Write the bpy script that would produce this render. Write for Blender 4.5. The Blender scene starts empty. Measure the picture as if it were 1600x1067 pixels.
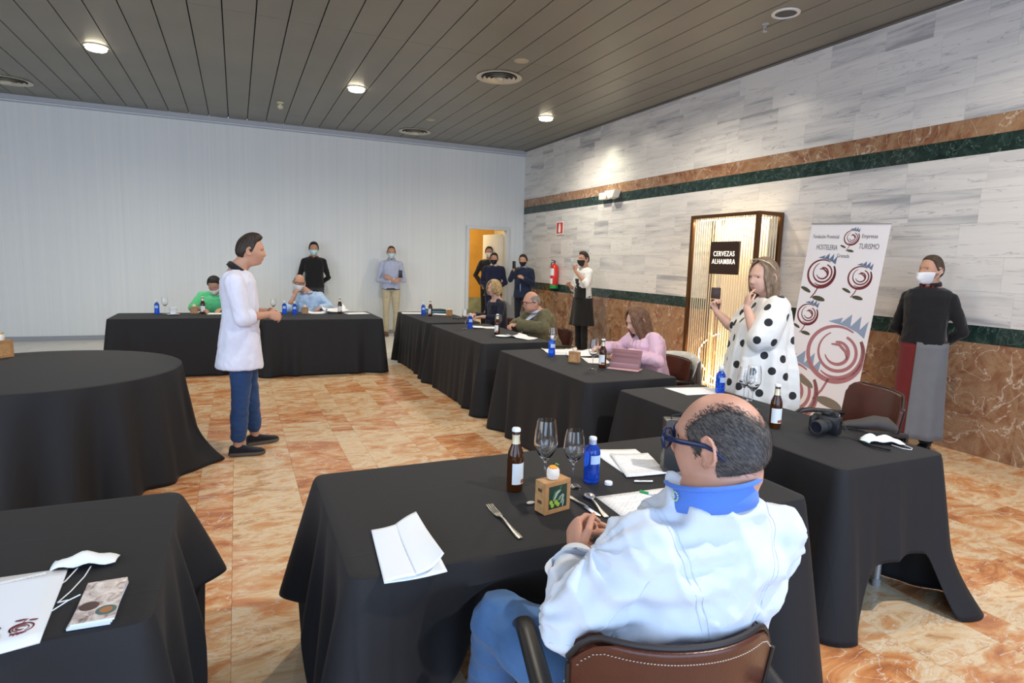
import bpy, bmesh, math, random
import numpy as np
from mathutils import Vector, Matrix, noise
PI = math.pi
R = math.radians
C = bpy.context.scene.collection
SC = bpy.context.scene

# ------------------------------------------------------------------ camera, world, light, exposure
F_PX, YAW, PITCH, ROLL = 953.05, 0.424676, 0.131515, 0.029729
CAMZ = 1.6
fwd = Vector((math.sin(YAW)*math.cos(PITCH), math.cos(YAW)*math.cos(PITCH), -math.sin(PITCH)))
rgt0 = Vector((math.cos(YAW), -math.sin(YAW), 0))
up0 = rgt0.cross(fwd)
rgt = math.cos(ROLL)*rgt0 + math.sin(ROLL)*up0
upv = -math.sin(ROLL)*rgt0 + math.cos(ROLL)*up0
cd = bpy.data.cameras.new('camera')
cam = bpy.data.objects.new('camera', cd); C.objects.link(cam)
cam.matrix_world = Matrix(((rgt.x, upv.x, -fwd.x, 0), (rgt.y, upv.y, -fwd.y, 0), (rgt.z, upv.z, -fwd.z, CAMZ), (0, 0, 0, 1)))
cd.sensor_width = 36; cd.lens = F_PX/1600*36; cd.clip_start = 0.05; cd.clip_end = 100
SC.camera = cam

w = bpy.data.worlds.new('daylight'); SC.world = w; w.use_nodes = True
w.node_tree.nodes['Background'].inputs[0].default_value = (0.72, 0.84, 1.0, 1)
w.node_tree.nodes['Background'].inputs[1].default_value = 0.55
SC.view_settings.view_transform = 'Standard'
SC.view_settings.look = 'None'
SC.view_settings.exposure = 0.42
SC.view_settings.gamma = 1.0
SC.view_settings.use_curve_mapping = False

def lamp(name, kind, loc, target, power, col, size=0.2, size_y=None, spot=120, blend=0.6):
    l = bpy.data.lights.new(name, kind); l.energy = power; l.color = col
    if kind == 'AREA':
        l.size = size
        if size_y: l.shape = 'RECTANGLE'; l.size_y = size_y
    else:
        l.shadow_soft_size = size
    if kind == 'SPOT': l.spot_size = R(spot); l.spot_blend = blend
    o = bpy.data.objects.new(name, l); C.objects.link(o); o.location = loc
    o.rotation_euler = (Vector(target)-Vector(loc)).to_track_quat('-Z', 'Y').to_euler()
    return o
COOL = (0.48, 0.68, 1.0); WARM = (1.0, 0.90, 0.74)
lamp('window_daylight', 'AREA', (-0.5, -3.0, 2.0), (-0.3, 6, 1.2), 300, COOL, 9.0, 3.2)
lamp('left_window_daylight', 'AREA', (-5.6, 3.5, 2.1), (2, 8, 1.2), 190, (0.80, 0.89, 1.0), 7.0, 3.0)
lamp('ceiling_spot', 'SPOT', (2.55, 0.35, 3.95), (1.5, 1.6, 0.7), 290, (1.0, 0.92, 0.82), 0.06, spot=150, blend=0.9)
for i, (lx, ly, pw) in enumerate(((-1.48, 9.19, 150), (1.66, 9.41, 135), (4.84, 9.59, 160), (1.66, 4.6, 150), (-1.5, 4.4, 25), (4.6, 6.6, 120), (4.6, 2.2, 120))):
    lamp('downlight_lamp', 'SPOT', (lx, ly, 3.93), (lx, ly, 0), pw, WARM, 0.07, spot=165, blend=0.9)

# ------------------------------------------------------------------ object helpers
def tag(o, label=None, cat=None, group=None, kind=None):
    if label: o['label'] = label
    if cat: o['category'] = cat
    if group: o['group'] = group
    if kind: o['kind'] = kind
    return o
def thing(name, label, cat, loc=(0, 0, 0), rz=0, group=None):
    o = bpy.data.objects.new(name, None); C.objects.link(o); o.empty_display_size = 0.1
    o.location = loc; o.rotation_euler = (0, 0, rz)
    return tag(o, label, cat, group)
def copy_tree(o, parent=None, label=None):
    c = o.copy(); C.objects.link(c); c.parent = parent
    if parent is not None: c.matrix_parent_inverse = o.matrix_parent_inverse.copy()
    if label: c['label'] = label
    for ch in list(o.children): copy_tree(ch, c)
    return c

class MB:
    def __init__(s): s.v = []; s.f = []; s.mi = []; s.m = 0
    def add(s, vs, fs):
        b = len(s.v); s.v += [tuple(map(float, v)) for v in vs]
        for f in fs: s.f.append(tuple(i+b for i in f)); s.mi.append(s.m)
        return b
    def box(s, c, d, M=None, bev=0.0):
        x, y, z = [a/2 for a in d]
        b = min(bev, x*.9, y*.9, z*.9)
        if b <= 0:
            vs = [Vector((sx*x, sy*y, sz*z)) for sx in (-1, 1) for sy in (-1, 1) for sz in (-1, 1)]
            fs = [(0, 1, 3, 2), (4, 6, 7, 5), (0, 4, 5, 1), (2, 3, 7, 6), (0, 2, 6, 4), (1, 5, 7, 3)]
        else:
            bm = bmesh.new(); bmesh.ops.create_cube(bm, size=1)
            for v in bm.verts: v.co = Vector((v.co.x*2*x, v.co.y*2*y, v.co.z*2*z))
            bmesh.ops.bevel(bm, geom=bm.edges[:], offset=b, segments=2, affect='EDGES', profile=0.5)
            bm.verts.index_update()
            vs = [v.co.copy() for v in bm.verts]; fs = [tuple(v.index for v in f.verts) for f in bm.faces]; bm.free()
        if M is not None: vs = [M @ v for v in vs]
        s.add([v+Vector(c) for v in vs], fs); return s
    def lathe(s, prof, n=32, c=(0, 0, 0), M=None):
        vs = []; fs = []
        for (r, z) in prof:
            for k in range(n):
                a = 2*PI*k/n; p = Vector((r*math.cos(a), r*math.sin(a), z))
                vs.append((M @ p if M is not None else p)+Vector(c))
        for i in range(len(prof)-1):
            for k in range(n):
                k2 = (k+1) % n; fs.append((i*n+k, i*n+k2, (i+1)*n+k2, (i+1)*n+k))
        s.add(vs, fs); return s
    def ring_loft(s, rings, cap=True):
        n = len(rings[0]); vs = [p for r in rings for p in r]; fs = []
        for i in range(len(rings)-1):
            for k in range(n):
                k2 = (k+1) % n; fs.append((i*n+k, i*n+k2, (i+1)*n+k2, (i+1)*n+k))
        if cap:
            fs.append(tuple(range(n-1, -1, -1))); b = (len(rings)-1)*n; fs.append(tuple(b+k for k in range(n)))
        s.add(vs, fs); return s
    def tube(s, pts, rads, n=12, flat=None, upd=None, cap=True):
        """sweep along pts; rads number or list; flat = (ratio, axis vector) squashes"""
        pts = [Vector(p) for p in pts]
        if not hasattr(rads, '__len__'): rads = [rads]*len(pts)
        rings = []; T0 = None; U = None
        for i, p in enumerate(pts):
            a = pts[max(i-1, 0)]; b = pts[min(i+1, len(pts)-1)]
            T = (b-a)
            if T.length < 1e-9: T = Vector((0, 0, 1))
            T.normalize()
            if U is None:
                ref = Vector(upd) if upd is not None else (Vector((0, 0, 1)) if abs(T.z) < .9 else Vector((0, 1, 0)))
                U = (ref-ref.dot(T)*T).normalized()
            else:
                U = (U-U.dot(T)*T)
                U = U.normalized() if U.length > 1e-6 else T.orthogonal().normalized()
            V = T.cross(U)
            r = rads[i]; ru, rv = (r, r) if not hasattr(r, '__len__') else r
            rings.append([p+U*ru*math.cos(2*PI*k/n)+V*rv*math.sin(2*PI*k/n) for k in range(n)])
        s.ring_loft(rings, cap); return s
    def ball(s, c, r, n=14, M=None):
        r = r if hasattr(r, '__len__') else (r, r, r)
        prof = []; m = max(6, n//2); vs = []; fs = []
        for i in range(m+1):
            t = PI*i/m
            for k in range(n):
                a = 2*PI*k/n; p = Vector((r[0]*math.sin(t)*math.cos(a), r[1]*math.sin(t)*math.sin(a), r[2]*math.cos(t)))
                vs.append((M @ p if M is not None else p)+Vector(c))
        for i in range(m):
            for k in range(n):
                k2 = (k+1) % n; fs.append((i*n+k, (i+1)*n+k, (i+1)*n+k2, i*n+k2))
        s.add(vs, fs); return s
    def chain(s, pts, rads, n=14):
        """limb: tube through joints with balls at each joint"""
        s.tube(pts, rads, n)
        for p, r in zip(pts, rads):
            r = r if not hasattr(r, '__len__') else min(r)
            s.ball(p, r, n)
        return s
    def prism(s, poly, z0, z1, M=None, c=(0, 0, 0)):
        n = len(poly); vs = [Vector((x, y, z0)) for x, y in poly]+[Vector((x, y, z1)) for x, y in poly]
        if M is not None: vs = [M @ v for v in vs]
        vs = [v+Vector(c) for v in vs]
        fs = [tuple(range(n-1, -1, -1)), tuple(range(n, 2*n))]+[(k, (k+1) % n, n+(k+1) % n, n+k) for k in range(n)]
        s.add(vs, fs); return s
    def ribbon(s, pts, wid, z0, z1):
        """flat ribbon in xy following pts, thickness z0..z1"""
        n = len(pts); L = []; Rr = []
        for i in range(n):
            a = Vector(pts[max(i-1, 0)]); b = Vector(pts[min(i+1, n-1)]); t = (b-a).normalized(); nn = Vector((-t.y, t.x))
            ww = wid[i] if hasattr(wid, '__len__') else wid
            p = Vector(pts[i]); L.append(p+nn*ww/2); Rr.append(p-nn*ww/2)
        vs = []; fs = []
        for i in range(n):
            vs += [(L[i].x, L[i].y, z0), (Rr[i].x, Rr[i].y, z0), (Rr[i].x, Rr[i].y, z1), (L[i].x, L[i].y, z1)]
        for i in range(n-1):
            a = 4*i; b = a+4
            for k in range(4): fs.append((a+k, a+(k+1) % 4, b+(k+1) % 4, b+k))
        fs += [(0, 3, 2, 1), (4*n-4, 4*n-3, 4*n-2, 4*n-1)]
        s.add(vs, fs); return s
    def xform(s, M):
        s.v = [tuple(M @ Vector(v)) for v in s.v]; return s
    def mesh(s, name, mats, smooth=True, fix=True):
        me = bpy.data.meshes.new(name); me.from_pydata(s.v, [], s.f)
        mats = mats if isinstance(mats, (list, tuple)) else [mats]
        for m in mats: me.materials.append(m)
        me.polygons.foreach_set('material_index', s.mi)
        if fix:
            bm = bmesh.new(); bm.from_mesh(me); bmesh.ops.remove_doubles(bm, verts=bm.verts, dist=1e-6)
            bmesh.ops.recalc_face_normals(bm, faces=bm.faces); bm.to_mesh(me); bm.free()
        if smooth:
            me.shade_smooth()
            try: me.set_sharp_from_angle(angle=R(38))
            except Exception: pass
        me.update(); return me
    def build(s, name, mats, parent=None, smooth=True, M=None):
        me = s.mesh(name, mats, smooth)
        o = bpy.data.objects.new(name, me); C.objects.link(o)
        if parent: o.parent = parent
        if M is not None: o.matrix_basis = M
        return o

def voxel(mb, name, mats, parent, vox, smooth=4, disp=None, M=None):
    """weld everything in mb into one continuous skin"""
    me = bpy.data.meshes.new(name); me.from_pydata(mb.v, [], mb.f)
    bm = bmesh.new(); bm.from_mesh(me)
    bmesh.ops.recalc_face_normals(bm, faces=bm.faces); bm.to_mesh(me); bm.free()
    o = bpy.data.objects.new(name, me); C.objects.link(o)
    r = o.modifiers.new('weld', 'REMESH'); r.mode = 'VOXEL'; r.voxel_size = vox; r.adaptivity = 0
    sm = o.modifiers.new('soft', 'SMOOTH'); sm.factor = 0.5; sm.iterations = smooth
    dg = bpy.context.evaluated_depsgraph_get(); dg.update()
    ev = bpy.data.meshes.new_from_object(o.evaluated_get(dg))
    bpy.data.objects.remove(o); bpy.data.meshes.remove(me)
    ev.name = name; ev.materials.clear()
    for m in (mats if isinstance(mats, (list, tuple)) else [mats]): ev.materials.append(m)
    if disp is not None:
        n = len(ev.vertices); co = np.empty(n*3); ev.vertices.foreach_get('co', co); co = co.reshape(-1, 3)
        no = np.empty(n*3); ev.vertex_normals.foreach_get('vector', no); no = no.reshape(-1, 3)
        co = co+no*disp(co)[:, None]
        ev.vertices.foreach_set('co', co.ravel()); ev.update()
    ev.shade_smooth()
    o = bpy.data.objects.new(name, ev); C.objects.link(o)
    if parent: o.parent = parent
    if M is not None: o.matrix_basis = M
    return o

def ridges(co, sc, seed, power=7):
    out = np.empty(len(co))
    for i, (x, y, z) in enumerate(co):
        n_ = noise.noise((x*sc[0]+z*2.1+seed, y*sc[1]-z*1.3+seed*1.7, z*sc[2]+x*1.5))
        out[i] = (1-min(1, abs(n_)*1.25))**power
    return out
def folds(amp, scale=(9, 9, 4), seed=0, pull=None):
    """cloth creases: ridged noise"""
    def f(co):
        out = np.empty(len(co))
        for i, (x, y, z) in enumerate(co):
            a = noise.noise((x*scale[0]+seed, y*scale[1]+seed*.7, z*scale[2]))
            b = noise.noise((x*scale[0]*2.1+5+seed, y*scale[1]*2.1, z*scale[2]*2.4+z*6+x*9))
            out[i] = amp*((1-2.6*abs(a))*.8+.45*(1-2.4*abs(b)))-amp*.45
        return out
    return f

# ------------------------------------------------------------------ materials
MATS = {}
def nt(m): return m.node_tree.nodes, m.node_tree.links
def mat(name, col, rough=0.6, metal=0.0, spec=0.5, bump=0.0, bscale=200, var=0.0, vscale=5, trans=0.0, ior=1.45, emit=None, estr=0, coat=0, sheen=0, alpha=1.0, sss=0.0):
    if name in MATS: return MATS[name]
    m = bpy.data.materials.new(name); m.use_nodes = True; N, L = nt(m); b = N['Principled BSDF']
    b.inputs['Base Color'].default_value = (*col, 1); b.inputs['Roughness'].default_value = rough
    b.inputs['Metallic'].default_value = metal; b.inputs['Specular IOR Level'].default_value = spec
    b.inputs['Transmission Weight'].default_value = trans; b.inputs['IOR'].default_value = ior
    b.inputs['Coat Weight'].default_value = coat; b.inputs['Sheen Weight'].default_value = sheen; b.inputs['Alpha'].default_value = alpha
    if sss: b.inputs['Subsurface Weight'].default_value = sss; b.inputs['Subsurface Radius'].default_value = (0.02, 0.008, 0.005); b.inputs['Subsurface Scale'].default_value = .4
    if emit: b.inputs['Emission Color'].default_value = (*emit, 1); b.inputs['Emission Strength'].default_value = estr
    tc = N.new('ShaderNodeTexCoord')
    if var > 0:
        n = N.new('ShaderNodeTexNoise'); n.inputs['Scale'].default_value = vscale; n.inputs['Detail'].default_value = 4
        L.new(tc.outputs['Object'], n.inputs['Vector'])
        h = N.new('ShaderNodeHueSaturation'); h.inputs['Color'].default_value = (*col, 1)
        mr = N.new('ShaderNodeMapRange'); mr.inputs[1].default_value = .3; mr.inputs[2].default_value = .7; mr.inputs[3].default_value = 1-var; mr.inputs[4].default_value = 1+var
        L.new(n.outputs[0], mr.inputs[0]); L.new(mr.outputs[0], h.inputs['Value']); L.new(h.outputs[0], b.inputs['Base Color'])
    if bump > 0:
        n = N.new('ShaderNodeTexNoise'); n.inputs['Scale'].default_value = bscale; n.inputs['Detail'].default_value = 3
        L.new(tc.outputs['Object'], n.inputs['Vector'])
        bp = N.new('ShaderNodeBump'); bp.inputs['Strength'].default_value = bump; bp.inputs['Distance'].default_value = 0.002
        L.new(n.outputs[0], bp.inputs['Height']); L.new(bp.outputs[0], b.inputs['Normal'])
    MATS[name] = m; return m
def ramp(N, stops):
    r = N.new('ShaderNodeValToRGB'); e = r.color_ramp.elements
    e[0].position, e[0].color = stops[0][0], (*stops[0][1], 1); e[1].position, e[1].color = stops[-1][0], (*stops[-1][1], 1)
    for p, c in stops[1:-1]:
        k = e.new(p); k.color = (*c, 1)
    return r
def stone(name, stops, scale=(1, 1, 1), nscale=2.5, veins=None, vscale=3.0, vwidth=0.03, rough=0.3, attr=True, dist=1.0, joint=None, tint=0.0, rot=0):
    """polished stone whose grain breaks at every tile (per-tile attribute 'tile')"""
    m = bpy.data.materials.new(name); m.use_nodes = True; N, L = nt(m); b = N['Principled BSDF']
    b.inputs['Roughness'].default_value = rough
    geo = N.new('ShaderNodeTexCoord'); at = N.new('ShaderNodeAttribute'); at.attribute_name = 'tile'
    mp = N.new('ShaderNodeMapping'); mp.inputs['Scale'].default_value = scale; mp.inputs['Rotation'].default_value = (rot, 0, 0)
    ad = N.new('ShaderNodeVectorMath'); ad.operation = 'ADD'; mu = N.new('ShaderNodeVectorMath'); mu.operation = 'MULTIPLY'; mu.inputs[1].default_value = (37, 53, 29)
    cmb = N.new('ShaderNodeCombineXYZ')
    for k in range(3): L.new(at.outputs['Fac'], cmb.inputs[k])
    L.new(cmb.outputs[0], mu.inputs[0]); L.new(geo.outputs['Object'], mp.inputs[0]); L.new(mp.outputs[0], ad.inputs[0]); L.new(mu.outputs[0], ad.inputs[1])
    n = N.new('ShaderNodeTexNoise'); n.inputs['Scale'].default_value = nscale; n.inputs['Detail'].default_value = 8; n.inputs['Roughness'].default_value = .62; n.inputs['Distortion'].default_value = dist
    L.new(ad.outputs[0], n.inputs['Vector'])
    sh = N.new('ShaderNodeMath'); sh.operation = 'MULTIPLY_ADD'; sh.inputs[1].default_value = tint; 
    L.new(at.outputs['Fac'], sh.inputs[0]); sub = N.new('ShaderNodeMath'); sub.operation = 'SUBTRACT'; L.new(n.outputs[0], sub.inputs[0]); sub.inputs[1].default_value = tint/2
    L.new(sub.outputs[0], sh.inputs[2])
    rp = ramp(N, stops); L.new(sh.outputs[0], rp.inputs[0]); out = rp.outputs[0]
    for (vc, vs, vw, mx) in (veins or []):
        v = N.new('ShaderNodeTexNoise'); v.inputs['Scale'].default_value = vs; v.inputs['Detail'].default_value = 5; v.inputs['Distortion'].default_value = 1.6
        L.new(ad.outputs[0], v.inputs['Vector'])
        a = N.new('ShaderNodeMath'); a.operation = 'SUBTRACT'; a.inputs[1].default_value = .5; L.new(v.outputs[0], a.inputs[0])
        ab = N.new('ShaderNodeMath'); ab.operation = 'ABSOLUTE'; L.new(a.outputs[0], ab.inputs[0])
        mr = N.new('ShaderNodeMapRange'); mr.inputs[1].default_value = 0; mr.inputs[2].default_value = vw; mr.inputs[3].default_value = mx; mr.inputs[4].default_value = 0
        L.new(ab.outputs[0], mr.inputs[0])
        mixn = N.new('ShaderNodeMix'); mixn.data_type = 'RGBA'; L.new(mr.outputs[0], mixn.inputs[0]); L.new(out, mixn.inputs[6]); mixn.inputs[7].default_value = (*vc, 1)
        out = mixn.outputs[2]
    L.new(out, b.inputs['Base Color'])
    return m

def cloth_black():
    m = bpy.data.materials.new('black_cloth'); m.use_nodes = True; N, L = nt(m); b = N['Principled BSDF']
    b.inputs['Base Color'].default_value = (.0120, .0116, .0132, 1); b.inputs['Roughness'].default_value = .72
    b.inputs['Specular IOR Level'].default_value = .35; b.inputs['Sheen Weight'].default_value = .03; b.inputs['Sheen Roughness'].default_value = .4
    tc = N.new('ShaderNodeTexCoord')
    n = N.new('ShaderNodeTexNoise'); n.inputs['Scale'].default_value = 450; L.new(tc.outputs['Object'], n.inputs['Vector'])
    br = N.new('ShaderNodeTexBrick'); br.offset = 0; br.inputs['Scale'].default_value = 1; br.inputs['Brick Width'].default_value = .46; br.inputs['Row Height'].default_value = .42
    br.inputs['Mortar Size'].default_value = .006; br.inputs['Mortar Smooth'].default_value = 1
    L.new(tc.outputs['Object'], br.inputs['Vector'])
    b1 = N.new('ShaderNodeBump'); b1.inputs['Strength'].default_value = .25; b1.inputs['Distance'].default_value = .002; L.new(n.outputs[0], b1.inputs['Height'])
    b2 = N.new('ShaderNodeBump'); b2.inputs['Strength'].default_value = .2; b2.inputs['Distance'].default_value = .0015; L.new(br.outputs['Fac'], b2.inputs['Height']); L.new(b1.outputs[0], b2.inputs['Normal'])
    L.new(b2.outputs[0], b.inputs['Normal'])
    return m
BLACK = cloth_black()
def print_paper(name, base=(.85, .86, .88), ink=(.45, .46, .5), s=1.0):
    m = bpy.data.materials.new(name); m.use_nodes = True; N, L = nt(m); b = N['Principled BSDF']; b.inputs['Roughness'].default_value = .7
    tc = N.new('ShaderNodeTexCoord'); br = N.new('ShaderNodeTexBrick'); br.inputs['Scale'].default_value = 1
    br.inputs['Brick Width'].default_value = .022*s; br.inputs['Row Height'].default_value = .0085*s; br.inputs['Mortar Size'].default_value = .0032*s; br.inputs['Mortar Smooth'].default_value = .1
    br.inputs['Color1'].default_value = (*ink, 1); br.inputs['Color2'].default_value = (*base, 1); br.inputs['Mortar'].default_value = (*base, 1)
    L.new(tc.outputs['Object'], br.inputs['Vector']); L.new(br.outputs[0], b.inputs['Base Color'])
    return m
PAPER = mat('paper', (.85, .87, .9), .65)
TEXTPAPER = print_paper('printed_paper')
FINEPAPER = print_paper('fine_printed_paper', s=.7, ink=(.35, .36, .4))
WHITE = mat('white_paint', (.8, .8, .8), .5)
STEEL = mat('steel', (.80, .78, .72), .28, 1.0)
CHROME = mat('grey_tube', (.45, .46, .47), .35, .6)
GLASS = mat('clear_glass', (1, 1, 1), .0, 0, .5, trans=1, ior=1.45)
BEERG = mat('brown_glass', (.10, .028, .006), .04, 0, .6, trans=.55, ior=1.45)
BLUEG = mat('blue_glass', (.03, .16, .95), .05, 0, .6, trans=.75, ior=1.45, emit=None)
LABEL = mat('label_paper', (.75, .78, .8), .5)
GOLDF = mat('gold_foil', (.75, .66, .45), .4, .5)
CAPW = mat('cap_white', (.8, .82, .84), .35)
BAMBOO = mat('bamboo', (.44, .22, .085), .45, var=.12, vscale=30)
DWOOD = mat('dark_slot', (.1, .05, .02), .7)
BLACKP = mat('black_plastic', (.015, .015, .017), .35)
DARKP = mat('dark_plastic', (.03, .03, .032), .5)
LEATHER = mat('brown_leather', (.085, .024, .013), .3, 0, .5, bump=.3, bscale=120, var=.15, vscale=6)
NAPKIN = mat('napkin_cloth', (.82, .86, .9), .8, bump=.2, bscale=500)
CREAM = mat('cream_food', (.85, .78, .68), .5, bump=.5, bscale=300)
ORANGE = mat('orange_roe', (.9, .35, .03), .25)
GREENL = mat('green_leaf', (.15, .35, .05), .4)
# ------------------------------------------------------------------ room shell
XR, YB, HC = 5.963, 12.74, 4.024
XL, YF = -6.2, -3.2
def tiles(name, uedges_rows, to3, mats, depth=0.0, gap=0.0015, kind='structure', under=None, seed=1):
    """uedges_rows: list of (v0, v1, [u edges]) ; to3(u,v,off)->xyz"""
    rnd = random.Random(seed); vs = []; fs = []; at = []
    for (v0, v1, us) in uedges_rows:
        for a, b in zip(us[:-1], us[1:]):
            k = len(vs); t = rnd.random()
            vs += [to3(a+gap, v0+gap, 0), to3(b-gap, v0+gap, 0), to3(b-gap, v1-gap, 0), to3(a+gap, v1-gap, 0)]
            vs += [to3(a, v0, -.003), to3(b, v0, -.003), to3(b, v1, -.003), to3(a, v1, -.003)]
            fs += [(k, k+1, k+2, k+3), (k+4, k+5, k+1, k), (k+5, k+6, k+2, k+1), (k+6, k+7, k+3, k+2), (k+7, k+4, k, k+3)]
            at += [t, t, t, t, t]
    me = bpy.data.meshes.new(name); me.from_pydata(vs, [], fs)
    me.materials.append(mats)
    a = me.attributes.new('tile', 'FLOAT', 'FACE'); a.data.foreach_set('value', at)
    o = bpy.data.objects.new(name, me); C.objects.link(o)
    if kind: o['kind'] = kind
    return o
RED = stone('rojo_marble', [(.28, (.42, .15, .06)), (.40, (.62, .27, .10)), (.5, (.68, .43, .23)), (.58, (.76, .60, .40)), (.64, (.70, .47, .26)), (.76, (.42, .20, .09))], scale=(1, 2.1, 1), nscale=2.3, dist=1.8,
            veins=[((.80, .72, .60), 2.6, .010, .75), ((.40, .14, .06), 3.3, .012, .5)], rough=.24, tint=.22)
PALE = stone('pale_marble', [(.3, (.66, .64, .58)), (.7, (.78, .76, .70))], nscale=1.5, rough=.3)
REDW = stone('red_wall_marble', [(.28, (.15, .055, .028)), (.42, (.27, .13, .07)), (.55, (.36, .22, .125)), (.72, (.22, .10, .05))], nscale=2.6, dist=2.0,
             veins=[((.72, .62, .50), 2.2, .010, .7), ((.24, .10, .05), 4, .014, .6)], rough=.16, tint=.1)
GREENM = stone('green_marble', [(.3, (.008, .018, .016)), (.55, (.02, .042, .036)), (.75, (.05, .085, .07))], scale=(1, 1, 1), nscale=5, dist=2.5,
               veins=[((.22, .32, .26), 4.5, .010, .55)], rough=.15, tint=.1)
WHITEM = stone('macael_marble', [(.30, (.36, .36, .37)), (.40, (.57, .56, .55)), (.52, (.70, .68, .65)), (.66, (.73, .71, .68)), (.8, (.62, .61, .60))], scale=(1, .42, 5.5), nscale=1.5, dist=.5,
               veins=[((.25, .26, .29), 1.3, .007, .65)], rough=.28, tint=.16, rot=R(-12))
# floor tiles in lanes of uneven width
rnd = random.Random(5)
xs = [-.275]
wid = [.212, .41, .415, .19, .42]
k = 0
while xs[-1] < XR: xs.append(xs[-1]+wid[k % 5]); k += 1
xs[-1] = XR
neg = [-.275]; k = 4
while neg[0] > XL: neg.insert(0, neg[0]-wid[k % 5]); k -= 1
neg[0] = XL
xs = neg+xs[1:]
rows = []
YS = 8.95
for a, b in zip(xs[:-1], xs[1:]):
    y = YF; e = [YF]; off = rnd.uniform(.2, .6)
    y += off; e.append(y)
    while y < YS: y += rnd.choice([.42, .62, .62, .82]); e.append(y)
    e[-1] = YS
    if e[-1]-e[-2] < .05: e.pop(-2)
    rows.append((a, b, e))
tiles('floor', rows, lambda u, v, o: (v, u, o), RED, seed=3)
rows = []
v = YS
while v < YB+3.0:
    us = [XL]; u = XL+rnd.uniform(.2, .6)
    while u < XR: us.append(u); u += .6
    us.append(XR); rows.append((v, min(v+.6, YB+3.2), us)); v += .6
tiles('floor_border', rows, lambda u, v, o: (u, v, o), PALE, seed=4)
g = MB(); g.box(((XL+XR)/2, (YF+YB+3.2)/2, -.053), (XR-XL+.6, YB+3.2-YF, .1)); tag(g.build('floor_slab', mat('grout', (.30, .20, .13), .8), None, False), kind='structure')

# right wall: marble courses
def courses(z0, z1, h, L, seed):
    r = random.Random(seed); out = []; z = z0; i = 0
    nrow = max(1, round((z1-z0)/h)); hh = (z1-z0)/nrow
    for i in range(nrow):
        us = [YF]; u = YF+r.uniform(.15, L)
        while u < YB-.08: us.append(u); u += L*r.choice([.75, 1, 1, 1.15])
        us.append(YB); out.append((z0+i*hh, z0+(i+1)*hh, us))
    return out
to_wall = lambda u, v, o: (XR-o*1.0, u, v)
# (order of corners flips the normal towards the room)
def wall_strip(name, z0, z1, h, L, m, seed, proud=0.0):
    return tiles(name, courses(z0, z1, h, L, seed), lambda u, v, o: (XR-proud-o*1.0, u, v), m, seed=seed)
wall_strip('wall_right_red_dado', 0, 1.0, 1.0, 1.25, REDW, 11)
wall_strip('wall_right_green_band', 1.0, 1.152, .152, .9, GREENM, 12)
wall_strip('wall_right', 1.152, 2.645, .30, .62, WHITEM, 13)
wall_strip('wall_right_upper_green_band', 2.645, 2.80, .155, .9, GREENM, 14)
wall_strip('wall_right_upper_red_band', 2.80, 2.965, .165, .75, REDW, 15)
wall_strip('wall_right_upper', 2.965, HC+.02, .30, .62, WHITEM, 16)
g = MB(); g.box((XR+.11, (YF+YB)/2, 2.05), (.2, YB-YF+.4, 4.3)); tag(g.build('wall_right_core', mat('mortar_grey', (.45, .44, .42), .8), None, False), kind='structure')

# back wall: pale pleated panels, doorway
def backmat():
    m = bpy.data.materials.new('pleated_panel'); m.use_nodes = True; N, L = nt(m); b = N['Principled BSDF']
    b.inputs['Roughness'].default_value = .5
    tc = N.new('ShaderNodeTexCoord'); mp = N.new('ShaderNodeMapping'); mp.inputs['Scale'].default_value = (14, 1, .12); L.new(tc.outputs['Object'], mp.inputs[0])
    n = N.new('ShaderNodeTexNoise'); n.inputs['Scale'].default_value = 1.6; n.inputs['Detail'].default_value = 6; L.new(mp.outputs[0], n.inputs['Vector'])
    rp = ramp(N, [(.35, (.70, .73, .735)), (.65, (.74, .765, .765))]); L.new(n.outputs[0], rp.inputs[0]); L.new(rp.outputs[0], b.inputs['Base Color'])
    wv = N.new('ShaderNodeTexWave'); wv.inputs['Scale'].default_value = 9; wv.inputs['Distortion'].default_value = .4; L.new(tc.outputs['Object'], wv.inputs['Vector'])
    bp = N.new('ShaderNodeBump'); bp.inputs['Strength'].default_value = .15; bp.inputs['Distance'].default_value = .004; L.new(wv.outputs[1], bp.inputs['Height']); L.new(bp.outputs[0], b.inputs['Normal'])
    return m
BM = backmat()
DX0, DX1, DZ = 4.62, 5.56, 2.27
g = MB()
g.box(((XL+DX0)/2, YB+.06, HC/2), (DX0-XL, .12, HC)); g.box(((DX1+XR)/2, YB+.06, HC/2), (XR-DX1, .12, HC)); g.box(((DX0+DX1)/2, YB+.06, (HC+DZ)/2), (DX1-DX0, .12, HC-DZ))
tag(g.build('wall_back', BM, None, False), kind='structure')
g = MB(); g.box((XL-.06, (YF+YB)/2, HC/2), (.12, YB-YF, HC)); tag(g.build('wall_left', mat('left_wall_paint', (.62, .64, .65), .6), None, False), kind='structure')
# ceiling: metal planks with dark open joints
CEIL = mat('ceiling_metal', (.215, .210, .182), .42, .3, var=.06, vscale=1.2)
g = MB(); x = -.066-.315*20
while x < XR:
    a, b = max(x+.006, XL), min(x+.309, XR)
    if b > a+.02:
        for (y0, y1) in ((YF, 2.49), (2.495, 7.165), (7.17, 11.84), (11.845, YB)):
            g.box(((a+b)/2, (y0+y1)/2, HC+.01), (b-a, y1-y0, .02))
    x += .315
tag(g.build('ceiling', CEIL, None, False), kind='structure')
g = MB(); g.box(((XL+XR)/2, (YF+YB)/2, HC+.075), (XR-XL+.4, YB-YF+.2, .05)); tag(g.build('ceiling_void', mat('void_dark', (.02, .02, .018), .9), None, False), kind='structure')
g = MB(); g.box(((XL+XR)/2, YB-.02, HC-.035), (XR-XL, .04, .07)); g.box(((XL+XR)/2, YB-.012, HC-.105), (XR-XL, .024, .02))
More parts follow.
